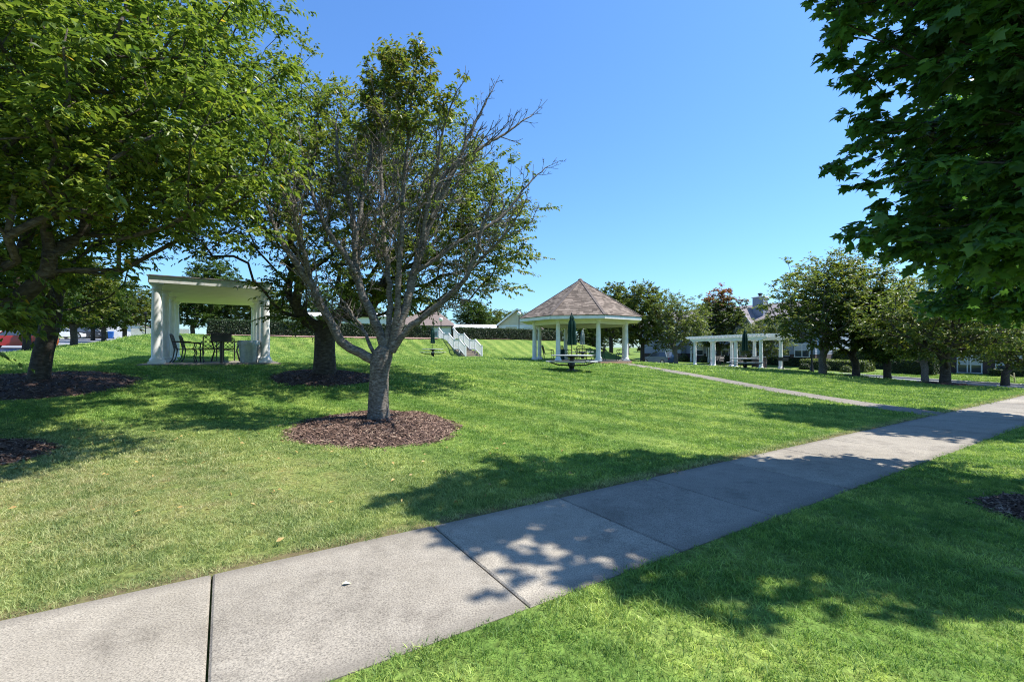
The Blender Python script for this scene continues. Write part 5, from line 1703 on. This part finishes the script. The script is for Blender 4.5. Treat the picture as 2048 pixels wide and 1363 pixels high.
# projecting bays with front gables
for (xa, xb, zr) in ((house_x(1470, 48), house_x(1512, 48), 7.3), (house_x(1590, 48), house_x(1640, 48), 6.8), (house_x(1330, 48), house_x(1372, 48), 7.0)):
    siding(hA, xa, xb, -1.2, 0.0, 1.36, 5.3, M['grey_siding'])
    MB().box(xa, xb, -1.2, -0.021, -0.8, 1.355).build('brick_base', M['brick'], hA)
    gable_wall(hA, xa, xb, -1.2, 5.3, zr, M['grey_siding'], 'y')
    gable_roof(hA, xa, xb, -1.2, 3.2, 5.32, zr + 0.02, M['roof_grey'], 'y', 0.3)
    for s in (0, 1):
        e = (xa - 0.3, (xa + xb) / 2)[s], ((xa + xb) / 2, xb + 0.3)[s]
        z_ = ((5.32 - 0.3 * (zr - 5.3) / ((xb - xa) / 2)), zr + 0.05)
        MB().bar((e[0], -1.53, z_[s] + 0.03), (e[1], -1.53, z_[1 - s] + 0.03), 0.04, 0.22).build('bargeboard', M['white'], hA)
    window(hA, (xa + xb) / 2, 3.5, 1.0, 1.2, -1.22)
    window(hA, (xa + xb) / 2, 1.45 - 0.35, 1.5, 1.4, -1.22, True)
for px_ in (1450, 1535, 1580, 1400, 1555):
    window(hA, house_x(px_, 48), 1.15, 0.95 if px_ != 1580 else 1.6, 1.4, 0.0 if True else 0, px_ == 1580)
    window(hA, house_x(px_, 48), 3.6, 0.95, 1.3, 0.0)
xd = house_x(1421, 48)
dr = MB().box(xd - 0.5, xd + 0.5, -0.07, -0.005, -0.1, 2.05).build('door', M['door'], hA)
MB().box(xd - 0.36, xd + 0.36, -0.085, -0.071, 0.9, 1.9).build('glass_light', M['glass'], dr)
for s in (-1, 1):
    MB().box(xd + s * 0.56 - 0.05, xd + s * 0.56 + 0.05, -0.08, -0.004, -0.1, 2.15).build('door_jamb', M['white'], dr)
pr_ = MB().box(xd - 2.0, xd + 2.0, -2.0, -0.03, 2.55, 2.8).build('porch_roof', M['white'], hA)
for s in (-1.8, 0.95, 1.8):
    MB().lathe([(0.17, -0.4), (0.17, 0.75), (0.13, 0.8), (0.10, 2.5), (0.14, 2.549)], 8, (xd + s, -1.8, 0)).build('porch_column', M['white'], hA)
xc = house_x(1507, 48)
ch = MB().box(xc - 0.72, xc + 0.72, 1.0, 2.1, 5.5, 8.7).build('chimney', M['grey_siding'], hA)
MB().box(xc - 0.82, xc + 0.82, 0.9, 2.2, 8.702, 8.83, 0.03).build('chimney_cap', M['white'], ch)
MB().lathe([(0.2, 8.83), (0.2, 9.1), (0.3, 9.15), (0.3, 9.27), (0.1, 9.33)], 12, (xc, 1.55, 0)).build('flue', M['black'], ch, True)
xc2 = house_x(1386, 48)
ch = MB().box(xc2 - 0.8, xc2 + 0.8, 3.2, 4.4, 6.2, 8.9).build('chimney', M['grey_siding'], hA)
MB().lathe([(0.22, 8.9), (0.22, 9.2), (0.34, 9.25), (0.34, 9.37), (0.1, 9.43)], 12, (xc2, 3.8, 0)).build('flue', M['black'], ch, True)
for px_ in (1545, 1562):
    MB().bar((house_x(px_, 48), -0.08, -0.4), (house_x(px_, 48), -0.08, 5.4), 0.09, 0.09).build('downpipe', M['white'], hA)
# dark house at the right edge
hx, hy = P(58, 10.4)
zb = -0.75
hB = thing('dark_brick_house', 'dark brick house with white windows behind the low spreading tree, right edge', 'house', (hx, hy, zb), HR)
MB().box(0, 24, 0, 9, -0.6, 2.7).build('wall', M['brick'], hB)
gable_roof(hB, 0, 24, 0, 9, 2.72, 5.4, M['roof_grey'])
gable_wall(hB, 0.05, 8.95, 0.0, 2.702, 5.35, M['grey_siding'])
for px_, w, db in ((1928, 0.8, False), (1949, 0.85, False), (2022, 1.75, True), (2100, 1.6, True)):
    window(hB, house_x(px_, 10.4), 0.28, w, 1.45, 0.0, db)
# clubhouse behind the hedge
hC = thing('clubhouse', 'white clubhouse with brown hipped roof left of the stair top', 'house', (-15.6, 61.0, 2.7), 0.02)
siding(hC, 0, 7.4, 0, 9, 0, 2.25, M['white_siding'])
gable_roof(hC, 0, 7.4, 0, 9, 2.27, 4.5, M['roof_brown'], hip=3.2, ov=0.5)
for k in range(2):
    window(hC, 2.0 + 3.05 * k, 0.75, 1.1, 1.25, -0.02)
hF = thing('pool_building', 'long plain white building glimpsed through the trees above the left hedge', 'house', (-37.0, 63.0, 2.7), 0.02)
siding(hF, 0, 19.5, 0, 8, 0, 3.5, M['white_siding'])
gable_roof(hF, 0, 19.5, 0, 8, 3.52, 4.3, M['white'], hip=3.0, ov=0.4)
for k in range(6):
    window(hF, 2.0 + 3.05 * k, 0.9, 1.1, 1.35, -0.02)
# gabled pool house
gx, gy = pz(1035, 62), 62
hD = thing('pool_house', 'cream gabled pool house with brown roof between stairs and gazebo', 'house', (gx, gy, 2.7), R(-8))
siding(hD, -2.6, 2.6, 0, 8, 0, 2.3, M['white_siding'])
gable_wall(hD, -2.58, 2.58, 0.0, 2.3, 4.35, M['tan_siding'], 'y')
gable_roof(hD, -2.6, 2.6, 0, 8, 2.32, 4.37, M['roof_brown'], 'y', 0.45)
for s in (0, 1):
    e = ((-3.05, 0), (3.05, 0))[s]
    MB().bar((e[0], -0.47, 2.05), (0.0, -0.47, 4.45), 0.05, 0.2).build('bargeboard', M['white'], hD)
dr = MB().box(-1.6, -0.1, -0.07, -0.025, 0, 2.1).build('door', M['tan_siding'], hD)
window(hD, 1.3, 0.8, 1.0, 1.2, -0.02)
gx, gy = pz(950, 60), 60
hE = thing('pool_cabana', 'low pale-roofed cabana behind the hedge beside the stairs', 'house', (gx, gy, 2.7), R(4))
siding(hE, -2.4, 2.4, 0, 5, 0, 1.7, M['white_siding'])
gable_roof(hE, -2.4, 2.4, 0, 5, 1.72, 2.25, M['white'], 'x', 0.5)
window(hE, 0.9, 0.5, 1.0, 1.0, -0.02)
# garage and fence at the far left
gx, gy = pz(228, 72), 72
gzz = gz1(gx, gy)
hG = thing('garage', 'white gabled garage at the far left, behind the street trees', 'garage', (gx, gy, gzz), R(30))
siding(hG, -3.6, 3.6, 0, 7, -0.5, 1.9, M['white_siding'])
gable_wall(hG, -3.58, 3.58, 0.0, 1.9, 3.3, M['white_siding'], 'y')
gable_roof(hG, -3.6, 3.6, 0, 7, 1.92, 3.35, M['roof_grey'], 'y', 0.35)
dr = MB().box(-1.3, 1.3, -0.07, -0.025, -0.05, 1.85).build('garage_door', M['white'], hG)
for k in range(4):
    MB().box(-1.25, 1.25, -0.085, -0.072, -0.03 + 0.47 * k, 0.40 + 0.47 * k).build('panel', M['white'], dr)
fx, fy = pz(262, 66), 66
fe = thing('white_fence', 'white board fence between the garage and the pavilion', 'fence', (fx, fy, gz1(fx, fy)), R(18))
for k in range(52):
    MB().box(0.14 * k, 0.14 * k + 0.132, -0.01, 0.012, -0.3, 1.55 + 0.01 * (k % 3)).build('board', M['white'], fe)
for z in (0.3, 1.3):
    MB().box(0, 7.28, 0.0125, 0.05, z, z + 0.09).build('rail', M['white'], fe)

# ------------------------------------------------------------------ cars, bins, lamps
def car(label, loc, rz, paint, suv=False):
    r = thing('parked_car', label, 'car', loc, rz, 'parked cars')
    hh = 0.25 if suv else 0.0
    bp = [(-2.2, 0.42), (-2.24, 0.62), (-2.18, 0.86 + hh * 0.4), (-1.6, 0.93 + hh * 0.4), (0.85, 0.90 + hh * 0.4), (1.6, 0.80 + hh * 0.4), (2.1, 0.66 + hh * 0.3), (2.22, 0.50), (2.18, 0.28), (1.75, 0.24), (-1.8, 0.24), (-2.15, 0.28)]
    n = len(bp)
    vs = []
    for y, s, dz in ((-0.90, 0.975, 0.015), (-0.86, 1.0, 0.0), (0.86, 1.0, 0.0), (0.90, 0.975, 0.015)):
        vs += [(x * s, y, 0.5 + (z - 0.5) * s) for x, z in bp]
    fs = [tuple(range(n - 1, -1, -1)), tuple(range(3 * n, 4 * n))]
    for b_ in (0, n, 2 * n):
        fs += [(b_ + i, b_ + (i + 1) % n, b_ + n + (i + 1) % n, b_ + n + i) for i in range(n)]
    MB().add(vs, fs).build('body', M[paint], r, True)
    zb_, zt = 0.90 + hh * 0.4, 1.42 + hh
    xb0, xb1, xt0, xt1 = (-2.0, 0.95, -1.65, 0.25) if suv else (-1.75, 0.95, -0.95, 0.25)
    ca = MB()
    q = [(xb0, -0.80, zb_), (xb1, -0.80, zb_ - 0.02), (xb1, 0.80, zb_ - 0.02), (xb0, 0.80, zb_), (xt0, -0.62, zt - 0.03), (xt1, -0.62, zt - 0.03), (xt1, 0.62, zt - 0.03), (xt0, 0.62, zt - 0.03)]
    ca.add(q, [(i, (i + 1) % 4, 4 + (i + 1) % 4, 4 + i) for i in range(4)])
    ca.build('windows', M['glass'], r)
    ro = MB().box(xt0 - 0.05, xt1 + 0.05, -0.65, 0.65, zt - 0.035, zt + 0.03, 0.03)
    for y in (-1, 1):
        ro.bar((xb0, y * 0.81, zb_), (xt0, y * 0.635, zt - 0.02), 0.10, 0.05)
        ro.bar((xb1, y * 0.81, zb_), (xt1, y * 0.635, zt - 0.02), 0.07, 0.05)
        xm0, xm1 = xb0 + (xb1 - xb0) * 0.52, xt0 + (xt1 - xt0) * 0.52
        ro.bar((xm0, y * 0.81, zb_), (xm1, y * 0.635, zt - 0.02), 0.08, 0.04)
    ro.build('roof', M[paint], r)
    for x in (-1.38, 1.38):
        for s in (-1, 1):
            w = MB(); w.tube([(x, s * 0.72, 0.33), (x, s * 0.915, 0.33)], 0.33, 20); tw_ = w.build('tyre', M['tyre'], r, True)
            w = MB(); w.tube([(x, s * 0.88, 0.33), (x, s * 0.925, 0.33)], 0.21, 16); w.build('rim', M['rim'], tw_, True)
    for s in (-1, 1):
        MB().cbox((2.13, s * 0.62, 0.66 + hh * 0.2), (0.14, 0.34, 0.12)).build('headlight', M['lamp_clear'], r)
        MB().cbox((-2.18, s * 0.68, 0.74 + hh * 0.2), (0.10, 0.30, 0.14)).build('tail_light', M['lamp_red'], r)
    return r
def on_road(x, y):
    return (x, y, gz1(x, y) - 0.11)
car('red car on the left street, half hidden by leaves', on_road(pz(34, 36), 36), ANG_U + math.pi, 'car_red', True)
car('white car parked far off behind the trunks on the left', (pz(128, 62), 62, gz1(pz(128, 62), 62)), ANG_U + 0.2, 'car_white')
car('dark car parked far off, beside the white car', (pz(158, 66), 66, gz1(pz(158, 66), 66)), ANG_U + 0.2, 'car_dark')
car('dark car parked far off, nearest the white garage', (pz(184, 70), 70, gz1(pz(184, 70), 70)), ANG_U + 0.2, 'car_dark', True)
car('blue-grey car seen from behind, left of the pergola', on_road(*P(49.6, 37.5)), math.atan2(N[1], N[0]), 'car_grey', True)
def wheelie(label, loc, rz, mt):
    r = thing('wheeled_bin', label, 'bin', loc, rz, 'bins before the garage')
    m = MB()
    m.add([(-0.24, -0.26, 0.06), (0.24, -0.26, 0.06), (0.24, 0.24, 0.06), (-0.24, 0.24, 0.06), (-0.3, -0.34, 0.98), (0.3, -0.34, 0.98), (0.3, 0.34, 0.98), (-0.3, 0.34, 0.98)],
          [(3, 2, 1, 0), (4, 5, 6, 7)] + [(i, (i + 1) % 4, 4 + (i + 1) % 4, 4 + i) for i in range(4)])
    m.build('bin_body', mt, r)
    MB().add([(-0.32, -0.37, 0.982), (0.32, -0.37, 0.982), (0.32, 0.38, 1.0), (-0.32, 0.38, 1.0), (-0.28, -0.3, 1.03), (0.28, -0.3, 1.03), (0.28, 0.33, 1.08), (-0.28, 0.33, 1.08)],
             [(3, 2, 1, 0), (4, 5, 6, 7)] + [(i, (i + 1) % 4, 4 + (i + 1) % 4, 4 + i) for i in range(4)]).build('lid', mt, r)
    for s in (-1, 1):
        MB().tube([(s * 0.26, 0.26, 0.12), (s * 0.31, 0.26, 0.12)], 0.12, 14).build('wheel', M['tyre'], r)
    return r
def flat_at(px_, Z):
    return at(pz(px_, Z), Z)
wheelie('blue wheeled bin in front of the white garage', flat_at(222, 67), R(30), M['bin_blue'])
wheelie('olive wheeled bin left of the blue bin', flat_at(213, 67), R(30), M['bin_green'])
def lamp(label, loc, h, globe=True):
    r = thing('lamp_post', label, 'lamp post', loc, 0, 'lamp posts')
    MB().lathe([(0.14, -0.1), (0.14, 0.12), (0.09, 0.2), (0.075, 0.5), (0.055, 0.6), (0.045, h - 0.1), (0.07, h - 0.04), (0.09, h)], 10).build('pole', M['black'], r, True)
    if globe:
        MB().lathe([(0.09, h + 0.001), (0.2, h + 0.1), (0.24, h + 0.24), (0.2, h + 0.38), (0.08, h + 0.46), (0.0, h + 0.47)], 16).build('globe', M['globe'], r, True)
    else:
        MB().lathe([(0.09, h + 0.001), (0.14, h + 0.05), (0.18, h + 0.30), (0.24, h + 0.32), (0.06, h + 0.45), (0.0, h + 0.46)], 8).build('lantern', M['black'], r)
    return r
lamp('lamp post with pale globe behind the hedge by the top of the stairs', (pz(882, 52), 52, 2.75), 2.1)
lamp('lamp post with pale globe before the pool house, left of the gazebo', (pz(1038, 52), 52, 2.75), 2.75)
lamp('thin black lamp post left of the pavilion columns', flat_at(291, 56), 3.0, False)
lamp('black lamp post between the pergola and the greyish street tree', flat_at(1623.5, 30), 2.5, False)

# a few fallen leaves
def fallen(name, n, seed, x0, x1, y0, y1, label):
    g = np.random.default_rng(seed)
    X, Y = g.uniform(x0, x1, n), g.uniform(y0, y1, n)
    ok = td(X, Y)[1] > 0.2
    X, Y = X[ok], Y[ok]; n = len(X)
    p = np.stack([X, Y, gz(X, Y) + 0.045], 1)
    ax = g.normal(0, 1, (n, 3)); ax[:, 2] *= 0.25
    nr = np.stack([g.normal(0, 0.4, n), g.normal(0, 0.4, n), np.ones(n)], 1)
    LL = g.uniform(0.03, 0.07, n)
    me = leaf_mesh(name, p, ax, nr, LL, LL * 0.55, g.uniform(0, 1, n))
    return tag(link(name, me, None, M['yellow_leaf']), label, 'leaves', kind='stuff')
fallen('fallen_leaves', 170, 3, -7.5, 1.0, 3.5, 8.5, 'yellow leaves scattered over the grass in the left foreground')
lx, ly = -1.13, 3.02
fl = leaf_mesh('fallen_leaf', np.zeros((1, 3)), np.array([[0.9, 0.45, 0.0]]), np.array([[0.05, -0.1, 1.0]]), np.array([0.062]), np.array([0.034]), np.array([0.5]))
o = tag(link('fallen_leaf', fl, None, M['pale_leaf']), 'single pale curled leaf lying on the sunny pavement slab', 'leaf')
o.location = (lx, ly, 0.026)
# small timber prop in the grass at the far right
sg = thing('timber_trestle', 'small bare timber trestle on the grass under the right hand window', 'trestle', flat_at(2022, 35.5), 0.3)
MB().bar((-0.5, 0, 0.0), (-0.25, 0, 0.75), 0.07).build('leg', M['timber'], sg)
MB().bar((0.45, 0, 0.0), (0.35, 0, 0.75), 0.07).build('leg', M['timber'], sg)
MB().bar((-0.3, -0.04, 0.66), (0.42, -0.04, 0.35), 0.06).build('brace', M['timber'], sg)
